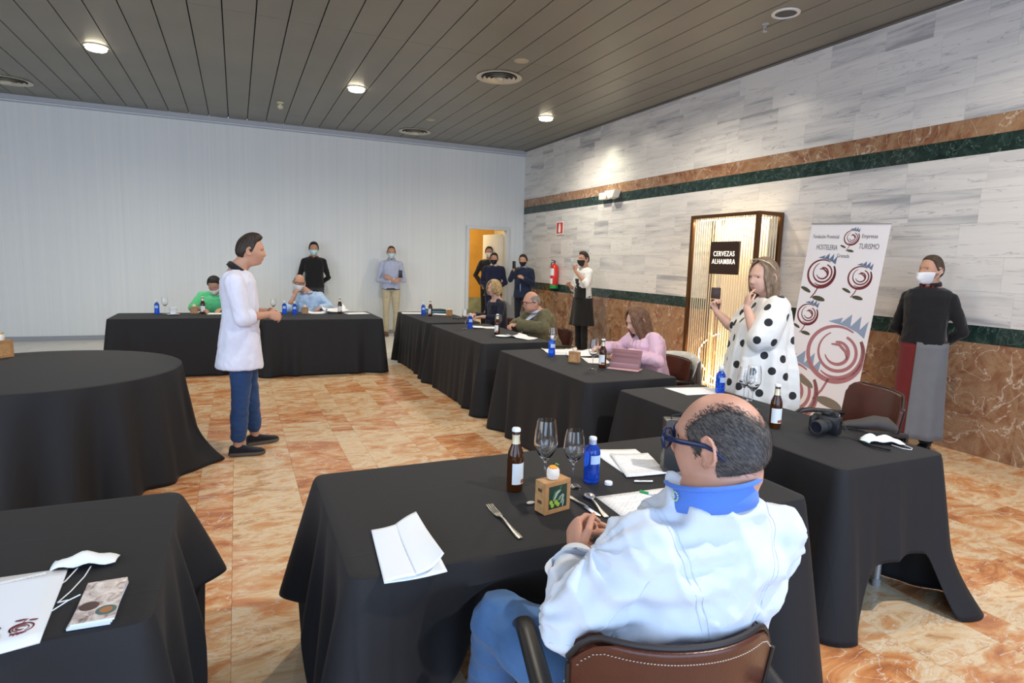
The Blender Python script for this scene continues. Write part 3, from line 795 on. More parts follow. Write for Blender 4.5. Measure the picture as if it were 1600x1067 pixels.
def sleeve(mb, P, s, r0, r1, upto=1.0, n=16, cuff=0):
    S, E, W = P['s'+s], P['e'+s], P['w'+s]
    if upto <= .5:
        mb.chain([S, S.lerp(E, upto*2)], [r0, r1], n)
    else:
        mb.chain([S, S.lerp(E, .5), E, E.lerp(W, (upto-.5)*2)], [r0, (r0*.6+r1*.4), (r0*.3+r1*.7), r1], n)
def shirt(t, P, mt, q=1.0, belly=0.0, r=(.066, .042), upto=(.92, .92), hem=-.12, vox=.009, amp=.007, flarex=0.0, name='shirt', up=1.0, seed=1, puff=.012, top=.985, collar=True, hemw=None):
    mb = MB(); X = (P['sr']-P['sl']).normalized(); Xh = (P['hr']-P['hl']).normalized(); g = puff
    hw = hemw or (.172*q+g+flarex)
    secs = [(hem, hw, .118*q+g+flarex+belly*.3, belly*.3), (hem*.4+.02, .170*q+g+flarex*.6, .116*q+g+belly*.5+flarex*.5, belly*.4), (.25, .155*q+g+flarex*.3, .108*q+g+belly*.8, belly*.7), (.42, .155*q+g, .108*q+g+belly, belly), (.65, .170*q+g, .116*q+g+belly*.4, belly*.3), (.82, .182*q+g, .118*q+g, 0), (.92, .15*q+g, .096*q+g*.6, 0), (top, .075, .072, 0)]
    torso_loft(mb, P['pel'], P['nk'], (X+Xh), secs, fwdv=(0, 1, 0))
    r = (r[0]*.93, r[1])
    for i, s in enumerate('lr'):
        sleeve(mb, P, s, r[0]*q, r[1]*q, upto[i])
        nb = P['nk']; mb.chain([P['s'+s], P['s'+s].lerp(nb, .75)+Vector((0, 0, -.02))], [r[0]*q*.98, .05], 16)
    return voxel(mb, name, mt, t, vox, 4, folds(amp, seed=seed))
def trousers(t, P, mt, q=1.0, r=(.098, .062, .058), vox=.009, amp=.006, top=.14, seed=3, length=.93, name='trousers', belly=0):
    mb = MB(); X = (P['hr']-P['hl']).normalized()
    torso_loft(mb, P['pel'], P['nk'], X, [(-.15, .10*q, .085*q, 0), (-.06, .168*q, .115*q, 0), (.06, .176*q, .120*q+belly*.5, belly*.4), (top, .165*q, .116*q+belly*.6, belly*.5)], fwdv=(0, 1, 0))
    for s in 'lr':
        H, K, A = P['h'+s], P['k'+s], P['a'+s]
        mb.chain([H, H.lerp(K, .5), K, K.lerp(A, .5), K.lerp(A, length)], [r[0]*q, (r[0]+r[1])/2*q, r[1], (r[1]+r[2])/2, r[2]], 16)
    return voxel(mb, name, mt, t, vox, 4, folds(amp, (7, 7, 12), seed))
def shoes(t, P, mt, sole, yawf=0.0, L=.27):
    for i, s in enumerate('lr'):
        A = P['a'+s]; a = yawf if not hasattr(yawf, '__len__') else yawf[i]
        M = Matrix.Translation((A.x, A.y, A.z-.075)) @ Matrix.Rotation(a, 4, 'Z')
        rings = []
        for (y, hw, zt) in ((-.065, .022, .055), (-.055, .034, .075), (-.02, .038, .085), (.03, .040, .078), (.08, .044, .060), (.13, .046, .048), (.17, .038, .040), (.195, .018, .028)):
            rings.append([Vector((hw*math.cos(2*PI*k/16), y, max(.012, .012+(zt-.012)*(.5+.5*math.sin(2*PI*k/16))**.8))) for k in range(16)])
        g = MB(); g.ring_loft(rings); g.xform(M); sh = g.build('shoe', mt, t)
        out = [(-.028, -.06), (0, -.072), (.028, -.06), (.04, -.02), (.042, .04), (.049, .10), (.045, .155), (.026, .195), (0, .203), (-.026, .195), (-.045, .155), (-.049, .10), (-.042, .04), (-.04, -.02)]
        g = MB(); g.prism(out, 0, .02); g.xform(M); g.build('sole', sole, sh)
def collar(t, M, nk, mt, r=.066, h=.035, open_=.5, name='collar', tilt=0.0, fwd=(0, 1, 0)):
    g = MB(); n = 28; rows = []
    for j, (dr, dz) in enumerate(((.004, 0), (0, h*.9), (.006, h), (.016, h*.8), (.022, h*.15))):
        row = []
        for k in range(n):
            a = open_/2+(2*PI-open_)*k/(n-1); row.append((math.sin(a)*(r+dr), math.cos(a)*(r+dr)*1.02, dz-.012*math.cos(a)))
        rows.append(row)
    grid_to(g, np.array(rows), False, Matrix.Translation(nk) @ M)
    o = g.build(name, mt, t); sd = o.modifiers.new('thick', 'SOLIDIFY'); sd.thickness = .003
    return o
def stand_J(h=1.75, w=1.0, feet=.10, lean=0.0):
    s = h/1.75
    J = dict(pel=(0, 0, .96*s), nk=(0, lean-.005, 1.495*s), hd=(0, lean+.025, h-.118), sl=(-.172*w, lean, 1.41*s), sr=(.172*w, lean, 1.41*s), hl=(-.09, 0, .90*s), hr=(.09, 0, .90*s),
             kl=(-feet, .01, .50*s), kr=(feet, .01, .50*s), al=(-feet, -.01, .085), ar=(feet, -.01, .085))
    J.update(el=(-.225*w, -.02+lean, 1.12*s), er=(.225*w, -.02+lean, 1.12*s), wl=(-.22*w, .06+lean, .88*s), wr=(.22*w, .06+lean, .88*s))
    return J
def sit_J(h=1.0, w=1.0, lean=.03, seat=.47):
    """h: torso scale; pelvis sits on the seat"""
    z = seat+.09
    J = dict(pel=(0, 0, z), nk=(0, lean, z+.515*h), hd=(0, lean+.045, z+.665*h), sl=(-.172*w, lean, z+.43*h), sr=(.172*w, lean, z+.43*h), hl=(-.09, .02, z-.02), hr=(.09, .02, z-.02),
             kl=(-.13, .43, z-.01), kr=(.13, .43, z-.01), al=(-.12, .40, .085), ar=(.12, .40, .085))
    J.update(el=(-.24*w, lean+.06, z+.16*h), er=(.24*w, lean+.06, z+.16*h), wl=(-.16, lean+.28, z+.19), wr=(.16, lean+.28, z+.19))
    return J
# ------------------------------------------------------------------ wall fittings
def text_mesh(s, size, mt, parent, M, name='lettering', ext=.001, bold=0.0, align='CENTER', space=1.0, xs=1.0):
    cu = bpy.data.curves.new(name, 'FONT'); cu.body = s; cu.size = size; cu.extrude = ext; cu.align_x = align; cu.align_y = 'CENTER'; cu.offset = bold; cu.space_character = space
    o = bpy.data.objects.new(name, cu); C.objects.link(o); dg = bpy.context.evaluated_depsgraph_get(); dg.update()
    me = bpy.data.meshes.new_from_object(o.evaluated_get(dg)); bpy.data.objects.remove(o); bpy.data.curves.remove(cu)
    me.name = name; me.materials.clear(); me.materials.append(mt)
    o = bpy.data.objects.new(name, me); C.objects.link(o); o.parent = parent; o.matrix_basis = M @ Matrix.Diagonal((xs, 1, 1, 1)); return o
def wallM(x, y, z):   # local x -> towards -y (left to right as seen from the room), local y -> up, local z -> out of the wall
    return Matrix(((0, 0, -1, x), (-1, 0, 0, y), (0, 1, 0, z), (0, 0, 0, 1)))
t = thing('wall_sign', 'red and white square hose-point sign on the marble wall above the extinguisher', 'sign', (0, 0, 0))
t.matrix_basis = wallM(5.955, 10.98, 2.28)
MB().box((0, 0, .008), (.30, .26, .008)).build('plate', mat('sign_white', (.85, .85, .82), .4), t, False)
g = MB(); g.box((0, 0, .0135), (.25, .215, .003)); g.build('red_field', mat('sign_red', (.62, .03, .02), .4), t, False)
g = MB(); g.prism([(-.038, -.09), (.038, -.09), (.045, -.03), (.034, .045), (.02, .085), (-.02, .085), (-.034, .045), (-.045, -.03)], .015, .018); g.build('symbol', mat('sign_white', (.85, .85, .82), .4), t, False)
t = thing('fire_extinguisher', 'red fire extinguisher hung on the marble wall below the square sign', 'fire extinguisher', (5.87, 11.0, 1.07))
MB().lathe([(0, .01), (.075, .01), (.083, .03), (.083, .40), (.07, .45), (.035, .485), (.022, .49), (.022, .51), (0, .51)], 28).build('cylinder', mat('extinguisher_red', (.62, .02, .015), .3, coat=.3), t)
MB().lathe([(.084, 0), (.087, 0), (.087, .07), (.084, .07)], 28).build('green_base', mat('extinguisher_green', (.01, .28, .06), .4), t)
g = MB()
for z0, z1, a0, a1 in ((.26, .40, 150, 235), (.09, .20, 140, 220)):
    vs = []; n = 10
    for k in range(n+1):
        a = R(a0+(a1-a0)*k/n); vs += [(.0845*math.cos(a), .0845*math.sin(a), z0), (.0845*math.cos(a), .0845*math.sin(a), z1)]
    g.add(vs, [(2*k, 2*k+2, 2*k+3, 2*k+1) for k in range(n)])
g.build('label_panel', LABEL, t)
g = MB(); g.tube([(0, 0, .50), (0, 0, .55)], .014, 10); g.tube([(.02, 0, .545), (-.02, .0, .56), (-.08, 0, .57)], .008, 8); g.build('valve', DARKP, t)
MB().tube([(0, .02, .53), (-.02, .09, .52), (-.03, .105, .42), (-.02, .10, .2)], .009, 8).build('hose', BLACKP, t)
t = thing('emergency_light', 'white twin-spot emergency light on the upper green stripe of the marble wall', 'emergency light', (0, 0, 0))
t.matrix_basis = wallM(5.955, 9.15, 2.77)
MB().box((-.16, -.005, .05), (.24, .12, .10), bev=.012).build('housing', mat('fixture_white', (.78, .78, .72), .4), t)
g = MB(); g.prism([(-.05, .07), (.27, .07), (.20, -.05), (.07, -.07)], .0, .13); g.build('spot_shade', mat('fixture_white', (.78, .78, .72), .4), t, False)
# light falling down the wall from the wall light
lamp('wall_wash', 'SPOT', (5.55, 9.3, 3.9), (5.96, 9.0, 1.9), 30, (.98, 1.0, .72), .05, spot=90, blend=1.0)

# ------------------------------------------------------------------ illuminated bronze display
FX0, FX1, FY0, FY1, FZ = 5.554, 5.95, 5.42, 6.60, 2.262
t = thing('display_case', 'tall bronze framed display with glowing gold rods against the marble wall', 'display', (FX0, FY0, 0))
BRZ = mat('bronze', (.16, .075, .03), .35, .8); GOLD = mat('gold_rod', (.86, .74, .52), .3, .5)
LX, LY = FX1-FX0, FY1-FY0; p = .045
for (x, y) in ((p/2, p/2), (LX-p/2, p/2), (p/2, LY-p/2), (LX-p/2, LY-p/2)): MB().box((x, y, FZ/2), (p, p, FZ), bev=.003).build('frame_post', BRZ, t, False)
for z in (p/2, FZ-p/2):
    for y in (p/2, LY-p/2): MB().box((LX/2, y, z), (LX-2*p, p, p), bev=.003).build('frame_rail', BRZ, t, False)
    for x in (p/2, LX-p/2): MB().box((x, LY/2, z), (p, LY-2*p, p), bev=.003).build('frame_rail', BRZ, t, False)
n = 26
for i in range(n):
    y = p+.03+(LY-2*p-.06)*i/(n-1); MB().tube([(.03, y, p), (.03, y, FZ-p)], .0075, 8).build('rod', GOLD, t)
for i in range(7):
    x = p+.025+(LX-2*p-.05)*i/6; MB().tube([(x, .03, p), (x, .03, FZ-p)], .0075, 8).build('rod', GOLD, t)
MB().box((LX*.55, (LY-.42)/2+.02, FZ/2), (.02, LY-.46, FZ-2*p-.02)).build('back_panel', mat('opal_panel', (.84, .78, .66), .5), t, False)
MB().box((.10, LY-.40, FZ/2), (.04, .04, FZ-2*p)).build('inner_post', GOLD, t, False)
LED = mat('led_strip', (1, .9, .7), .5, emit=(1, .84, .55), estr=8)
for z in (p+.015, FZ-p-.015):
    for (a, b, c_, d_) in ((.11, LY/2, .03, LY-.16), (LX/2, .11, LX-.2, .03)): MB().box((a, b, z), (c_, d_, .015)).build('led_strip', LED, t, False)
g = MB(); g.tube([(.15, LY-.05-.30*(.5-.5*math.cos(PI*k/14)) , .62-.045*k+.0) if False else (.15, LY-.13-.22*math.cos(PI*k/28)*-1-.22, .20+.55*k/28) for k in range(29)], .006, 6)
g = MB(); g.tube([(.15, LY-.52+.36*math.sin(PI*k/28)**.8, .12+.62*k/28) for k in range(29)], .007, 6); g.build('led_arc', LED, t)
lo = lamp('display_top_light', 'AREA', (FX0+.13, (FY0+FY1)/2, FZ-.08), (FX0+.13, (FY0+FY1)/2, 0), 16, (1, .86, .62), .12, 1.0)
lo = lamp('display_bottom_light', 'AREA', (FX0+.13, (FY0+FY1)/2, .09), (FX0+.13, (FY0+FY1)/2, 3), 12, (1, .76, .42), .12, 1.0)
s = MB().box((-.012, .50, 1.713), (.02, .49, .405), bev=.002).build('sign_panel', mat('sign_brown', (.035, .014, .008), .5), t, False)
LW = mat('sign_lettering', (.9, .85, .75), .5, emit=(1, .9, .7), estr=.7)
SM = Matrix.Translation((-.024, .50, 1.713)) @ Matrix(((0, 0, -1, 0), (-1, 0, 0, 0), (0, 1, 0, 0), (0, 0, 0, 1)))
text_mesh('CERVEZAS', .088, LW, s, SM @ Matrix.Translation((0, .048, 0)), bold=.0004, ext=.002, xs=.80, space=1.14)
text_mesh('ALHAMBRA', .088, LW, s, SM @ Matrix.Translation((0, -.048, 0)), bold=.0004, ext=.002, xs=.80, space=1.14)

# ------------------------------------------------------------------ roll-up banner with rose emblems
C_RED = mat('emblem_red', (.17, .025, .03), .6); C_GRN = mat('emblem_olive', (.07, .065, .035), .6); C_BLU = mat('emblem_blue', (.12, .17, .28), .6)
C_RED2 = mat('emblem_faded_red', (.40, .17, .18), .6); C_GRN2 = mat('emblem_faded_olive', (.20, .17, .13), .6); C_BLU2 = mat('emblem_faded_blue', (.26, .33, .45), .6)
C_TXT = mat('emblem_text', (.12, .12, .13), .6)
def rose(parent, M, s, cols=(None, None, None), clip=None, part=None):
    r, gr, bl = cols
    def cl(g):
        if clip:
            x0, x1, y0, y1 = clip; g.v = [(min(max(x, x0), x1), min(max(y, y0), y1), z) for x, y, z in g.v]
        return g
    def tr(pts): return [(M[0]+x*s, M[1]+y*s) for x, y in pts]
    g = MB()
    def arc(a0, a1, rx0, ry0, rx1, ry1, cx, cy, w0, w1, w2, n=44):
        P_ = []; W = []
        for k in range(n):
            u = k/(n-1); a = R(a0+(a1-a0)*u); rx = rx0+(rx1-rx0)*u; ry = ry0+(ry1-ry0)*u
            P_.append((cx+rx*math.cos(a), cy+ry*math.sin(a))); W.append(s*(w0*(1-u)**2+2*w1*u*(1-u)+w2*u*u))
        g.ribbon(tr(P_), W, .0006, .0012)
    arc(60, 395, 1.0, .86, .98, .90, 0, 0, .05, .24, .10)
    arc(35, -120, .98, .90, .78, .72, 0, .0, .10, .20, .04)
    arc(120, 430, .74, .66, .60, .54, .10, .06, .04, .16, .08)
    arc(200, 470, .44, .38, .36, .34, .08, .04, .04, .18, .06)
    g.ribbon(tr([(-.18, .28), (.10, .30), (.36, .12), (.46, -.12)]), [s*.05, s*.10, s*.10, s*.04], .0006, .0012)
    g.ribbon(tr([(-.05, -.84), (-.22, -1.25), (-.48, -1.62)]), s*.08, .0006, .0012)
    cl(g).build('rose_spiral', r, parent, False)
    g = MB()
    for (cx, cy, a, L, W_) in ((-.95, -1.12, -.35, .42, .15), (.12, -1.62, -.12, .48, .19)):
        pl = []
        for k in range(20):
            b = 2*PI*k/20; x = L*math.cos(b); y = W_*math.sin(b)*(1 if math.sin(b) > 0 else .6)
            pl.append((cx+x*math.cos(a)-y*math.sin(a), cy+x*math.sin(a)+y*math.cos(a)))
        g.prism(tr(pl), .0012, .0017)
    cl(g).build('rose_leaves', gr, parent, False)
    g = MB(); g.prism(tr([(-.45, .98), (.05, 1.16), (.0, .98), (.34, 1.30), (.36, .92), (.66, 1.28), (.68, .86), (.92, 1.16), (.88, .62), (.6, .78), (.2, .90)]), .0004, .0009)
    cl(g).build('rose_crown', bl, parent, False)
t = thing('roll_up_banner', 'white roll-up banner with spiral rose emblems leaning near the marble wall', 'banner', (0, 0, 0))
WB, HB = .83, 2.0
bx = Vector((0, -1, 0)); bu = Vector((.17, -.075, 2.0)).normalized(); bz = bx.cross(bu).normalized()
if bz.x > 0: bz = -bz
bxx = bu.cross(bz).normalized()
O = Vector((5.13, 4.135, .02))
t.matrix_basis = Matrix(((bxx.x, bu.x, bz.x, O.x), (bxx.y, bu.y, bz.y, O.y), (bxx.z, bu.z, bz.z, O.z), (0, 0, 0, 1)))
MB().box((0, HB/2+.03, 0), (WB, HB, .001)).build('fabric_panel', mat('banner_white', (.80, .78, .80), .5), t, False)
MB().box((0, HB+.035, 0), (WB+.01, .022, .014), bev=.004).build('top_rail', CHROME, t)
MB().box((0, .04, -.02), (WB+.04, .09, .10), bev=.012).build('base_cassette', CHROME, t)
MB().tube([(0, .05, -.03), (0, HB+.03, -.012)], .008, 8).build('support_pole', CHROME, t)
g = (C_RED, C_GRN, C_BLU); g2 = (C_RED2, C_GRN2, C_BLU2); cp = (-WB/2+.002, WB/2-.002, .05, HB+.03)
rose(t, (.055, 1.90), .078, g); rose(t, (-.20, 1.545), .155, g); rose(t, (.215, 1.535), .118, g); rose(t, (-.27, 1.13), .118, g)
rose(t, (.11, .80), .30, g2, cp); rose(t, (-.33, .33), .34, g2, cp)
def tm(x, y): return Matrix.Translation((x, y, .0008))
text_mesh('Fundación Provincial', .052, C_TXT, t, tm(-.225, 1.905), xs=.68); text_mesh('Empresas', .052, C_TXT, t, tm(.235, 1.915), xs=.80)
text_mesh('HOSTELERIA', .070, C_TXT, t, tm(-.195, 1.80), xs=.60); text_mesh('TURISMO', .070, C_TXT, t, tm(.245, 1.82), xs=.68)
text_mesh('Granada', .050, C_TXT, t, tm(.0, 1.725), xs=.78)

# ------------------------------------------------------------------ chairs
def chair(loc, rz, label, back_top=.86, wb=.50, group=None):
    t = thing('armchair', label, 'chair', loc, rz, group)
    g = MB(); g.box((0, .02, .43), (.47, .46, .07), bev=.03); g.build('seat', LEATHER, t)
    # curved leather back, wraps round the sitter
    n = 24; m = 12; out = []; inn = []
    for j in range(m+1):
        u = j/m; z = .50+(back_top-.50)*u; ro = []; ri = []
        for k in range(n+1):
            a = (k/n-.5)*2; wv = wb/2*(1-.05*(1-u)); x = a*wv
            edge = max(0, abs(a)-.72)/.28; zz = z-(back_top-.50)*.20*edge**2.2*u-(0)*1
            y = -.21-.045*u+.10*abs(a)**2.2
            ro.append((x, y, zz)); ri.append((x*.985, y+.028, zz))
        out.append(ro); inn.append(ri)
    rings = []
    vs = []
    for j in range(m+1): rings.append([Vector(p) for p in out[j]]+[Vector(p) for p in reversed(inn[j])])
    g = MB(); g.ring_loft(rings); bk = g.build('backrest', LEATHER, t)
    bv = bk.modifiers.new('round', 'BEVEL'); bv.width = .008; bv.segments = 3; bv.limit_method = 'ANGLE'
    g = MB(); g.tube([Vector(out[m][k])*.5+Vector(inn[m][k])*.5+Vector((0, 0, .003)) for k in range(n+1)], .007, 8); g.tube([Vector(out[j][0])+Vector((-.002, 0, 0)) for j in range(m+1)], .005, 8); g.tube([Vector(out[j][n])+Vector((.002, 0, 0)) for j in range(m+1)], .005, 8)
    g.build('piping', mat('dark_piping', (.02, .014, .012), .5), bk)
    g = MB()
    for k in range(2, n*3-2): 
        a = k/(n*3); i = int(a*n); f = a*n-i; p0 = Vector(out[m][i]).lerp(Vector(out[m][min(i+1, n)]), f)
        g.tube([p0+Vector((0, -.0015, -.022)), p0+Vector((.004, -.0015, -.022))], .0009, 5)
    g.build('stitching', mat('thread', (.5, .42, .35), .7), bk)
    for s in (-1, 1):
        g = MB(); x = s*.265
        g.tube([(x, -.19, .655), (x, -.05, .665), (x, .10, .675), (x, .16, .670), (x, .195, .645), (x, .20, .60)], [(.014, .024), (.016, .026), (.016, .026), (.017, .026), (.018, .025), (.015, .02)], 14, upd=(0, 0, 1)); g.build('armrest', mat('arm_rubber', (.018, .018, .02), .38), t)
        g = MB(); g.tube([(x, .195, .62), (x, .18, .42), (x, .20, .02)], .012, 10); g.build('leg', BLACKP, t)
        g = MB(); g.tube([(x, -.19, .66), (x*.98, -.20, .42), (x, -.24, .02)], .012, 10); g.build('leg', BLACKP, t)
    g = MB(); g.tube([(-.265, .18, .40), (.265, .18, .40)], .010, 8); g.build('stretcher', BLACKP, t)
    return t

# ------------------------------------------------------------------ table things (bases sit on z = table top)
TZ = .7515
def beer(label, x, y, rz=0, group='beer bottles'):
    t = thing('beer_bottle', label, 'bottle', (x, y, TZ), rz, group)
    MB().lathe([(0, .003), (.027, .0), (.0305, .006), (.0305, .13), (.028, .148), (.016, .178), (.0135, .195), (.0135, .228), (.0125, .232), (0, .232)], 28).build('glass_bottle', BEERG, t)
    MB().lathe([(0, .238), (.0145, .238), (.0165, .233), (.0165, .226), (.0125, .226)], 20).build('cap', CAPW, t)
    MB().lathe([(.0165, .180), (.0143, .196), (.0141, .214), (.0138, .214)], 24).build('neck_foil', GOLDF, t)
    g = MB(); vs = []; n = 14
    for k in range(n+1):
        a = R(-150+120*k/n); vs += [(.0309*math.cos(a), .0309*math.sin(a), .03), (.0309*math.cos(a), .0309*math.sin(a), .11)]
    g.add(vs, [(2*k, 2*k+2, 2*k+3, 2*k+1) for k in range(n)]); lb = g.build('label_panel', LABEL, t)
    g = MB(); vs = []
    for k in range(7):
        a = R(-85+55*k/6); vs += [(.0312*math.cos(a), .0312*math.sin(a), .033), (.0312*math.cos(a), .0312*math.sin(a), .048)]
    g.add(vs, [(2*k, 2*k+2, 2*k+3, 2*k+1) for k in range(6)]); g.build('label_print', mat('label_red', (.35, .08, .03), .5), lb)
    return t
def water(label, x, y, rz=0, open_=False, group='blue water bottles'):
    t = thing('water_bottle', label, 'bottle', (x, y, TZ), rz, group)
    MB().lathe([(0, .003), (.028, 0), (.0315, .006), (.0315, .045), (.0300, .055), (.0315, .065), (.0315, .118), (.027, .136), (.0155, .148), (.0135, .156), (.0135, .178), (0, .178)], 28).build('glass_bottle', BLUEG, t)
    if open_: MB().lathe([(0, .180), (.013, .180), (.0155, .176), (.0155, .170), (.0135, .168)], 20).build('neck_ring', CAPW, t)
    else: MB().lathe([(0, .187), (.0145, .187), (.016, .183), (.016, .166), (.0135, .166)], 20).build('cap', CAPW, t)
    g = MB(); g.lathe([(.014, .15), (.0148, .152), (.0146, .168), (.0138, .168)], 20)
    g.build('neck_label', mat('silver_foil', (.55, .6, .72), .35, .3), t)
    g = MB(); vs = []; n = 10
    for k in range(n+1):
        a = R(-140+85*k/n); vs += [(.032*math.cos(a), .032*math.sin(a), .078), (.032*math.cos(a), .032*math.sin(a), .112)]
    g.add(vs, [(2*k, 2*k+2, 2*k+3, 2*k+1) for k in range(n)]); g.build('label_panel', mat('blue_label', (.45, .6, .85), .5), t)
    return t
def wineglass(label, x, y, s=1.0, bowl=1.0, wine=None, group='stemmed glasses'):
    t = thing('wine_glass', label, 'glass', (x, y, TZ), 0, group); z0 = .095*s; hb = .125*s*bowl; r = .040*s
    po = [(.0035, .006), (.0032, z0*.5), (.0035, z0-.008), (.008, z0), (r*.62, z0+hb*.16), (r*.97, z0+hb*.36), (r, z0+hb*.48), (r*.93, z0+hb*.72), (r*.78, z0+hb)]
    pi = [(r*.78-.001, z0+hb), (r*.93-.0012, z0+hb*.72), (r-.0012, z0+hb*.48), (r*.97-.0012, z0+hb*.36), (r*.6, z0+hb*.18), (0, z0+.004)]
    MB().lathe(po+pi, 32).build('bowl', GLASS, t)
    MB().lathe([(0, .0), (.034*s, .0), (.034*s, .0015), (.012, .004), (.0035, .010), (0, .010)], 32).build('foot', GLASS, t)
    return t
def blockbox(label, x, y, rz=0, food=True, picture=True, s=1.0, group='small wooden blocks carrying a canapé'):
    t = thing('wooden_block', label, 'wooden block', (x, y, TZ), rz, group)
    w_, d_, h_ = .098*s, .05*s, .098*s
    g = MB(); fr = .014*s
    g.box((0, 0, h_/2), (w_-.002, d_-.006, h_-.002)); g.build('block', mat('bamboo_side', (.50, .27, .11), .45, var=.2, vscale=60), t, False)
    for (cx, cz, ww, hh) in ((0, fr/2, w_, fr), (0, h_-fr/2, w_, fr), (-w_/2+fr/2, h_/2, fr, h_-2*fr), (w_/2-fr/2, h_/2, fr, h_-2*fr)):
        MB().box((cx, -d_/2+.001, cz), (ww, .006, hh), bev=.001).build('frame_bar', BAMBOO, t, False)
    if picture:
        p = MB().box((0, -d_/2-.0004, h_/2), (w_-2*fr, .002, h_-2*fr)).build('picture', mat('picture_dark', (.02, .045, .03), .4), t, False)
        rd = random.Random(7); Mp = Matrix(((1, 0, 0), (0, 0, -1), (0, 1, 0)))
        g = MB()
        for k in range(16):
            cx, cz, a, L = rd.uniform(-.018, .022), rd.uniform(.024, .074), rd.uniform(.4, 1.5), rd.uniform(.010, .018)
            pl = [(cx+(L*math.cos(b))*math.cos(a)-(L*.2*math.sin(b))*math.sin(a), cz+(L*math.cos(b))*math.sin(a)+(L*.2*math.sin(b))*math.cos(a)) for b in [2*PI*q/10 for q in range(10)]]
            pl = [(max(-.033, min(.033, u)), max(.016, min(.082, v))) for u, v in pl]
            g.m = k % 2; g.prism([(u*s, v*s) for u, v in pl], .0, .0004+.0001*k, M=Mp, c=(0, -d_/2-.0014, 0))
        g.build('painted_leaves', [mat('leaf_dark', (.06, .14, .05), .4), mat('leaf_pale', (.38, .45, .36), .4)], p, False)
        g = MB()
        for cx, cz in ((-.022, .026), (-.008, .034), (.0, .026), (-.027, .036)): g.prism([((cx+.0065*math.cos(2*PI*q/12))*s, (cz+.0065*math.sin(2*PI*q/12))*s) for q in range(12)], .0, .0025, M=Mp, c=(0, -d_/2-.0014, 0))
        g.build('painted_olives', mat('olive_green', (.36, .48, .06), .35), p, False)
        g = MB(); g.box((-d_*0-w_/2+.0002, 0, h_*.72), (.001, d_*.35, h_*.10)); g.box((-w_/2+.0002, 0, h_*.35), (.001, d_*.35, h_*.10)); g.build('side_slots', DWOOD, t, False)
    if food: canape(label, x, y, s)
    return t
FOODG = 'canapés on the wooden blocks'
def canape(lb, x, y, s):
    t = thing('canape', 'orange-topped canapé on the '+lb.replace('small ', '').replace(',', '').replace('of the round table', 'of the round table'), 'canapé', (x, y, TZ+.098*s), 0, FOODG)
    g = MB(); prof = [(0, .001), (.017*s, .001), (.020*s, .012*s), (.0195*s, .026*s), (.016*s, .033*s), (0, .033*s)]
    g.lathe(prof, 20); g.build('cup', CREAM, t)
    g = MB(); rd = random.Random(3)
    for k in range(9):
        a = k*.7; rr = .0085*s*(k > 0); g.ball((rr*math.cos(a), rr*math.sin(a), .035*s), (.0052*s, .0052*s, .0042*s), 8)
    g.build('topping', ORANGE, t)
    g = MB(); g.ball((.012*s, .004*s, .043*s), (.004*s, .0035*s, .002*s), 8); g.ball((.016*s, .0*s, .041*s), (.0035*s, .003*s, .002*s), 8); g.tube([(.004*s, 0, .036*s), (.012*s, .003*s, .042*s)], .0008, 5); g.build('garnish', GREENL, t)
def sheet(label, pts, mt, dz=0.0, th=.0006, name='sheet_of_paper', cat='paper', group=None, n=8, curl=.0, stack=1):
    """quad of paper with slight curl; pts = 4 world corners in xy"""
    c = Vector((sum(p[0] for p in pts)/4, sum(p[1] for p in pts)/4, TZ+dz)); ux = (Vector(pts[1])-Vector(pts[0])).normalized(); ang = math.atan2(ux.y, ux.x)
    Rm = Matrix.Rotation(-ang, 2); L = [Rm @ (Vector(p)-c.xy) for p in pts]; g = MB(); T = []
    for j in range(n+1):
        for i in range(n+1):
            u, v = i/n, j/n; p = (L[0]*(1-u)+L[1]*u)*(1-v)+(L[3]*(1-u)+L[2]*u)*v; z = curl*(abs(u-.5)*2)**3*(1 if v > .5 else .4)+curl*.5*v**4; T.append((p.x, p.y, z))
    fs = [(j*(n+1)+i, j*(n+1)+i+1, (j+1)*(n+1)+i+1, (j+1)*(n+1)+i) for j in range(n) for i in range(n)]
    g.add(T, fs); o = g.build(name, mt); o.location = c; o.rotation_euler = (0, 0, ang)
    sd = o.modifiers.new('thick', 'SOLIDIFY'); sd.thickness = th; sd.offset = 1
    return tag(o, label, cat, group)
def rect(cx, cy, w_, h_, a):
    ca, sa = math.cos(R(a)), math.sin(R(a)); return [(cx+x*ca-y*sa, cy+x*sa+y*ca) for x, y in ((-w_/2, -h_/2), (w_/2, -h_/2), (w_/2, h_/2), (-w_/2, h_/2))]
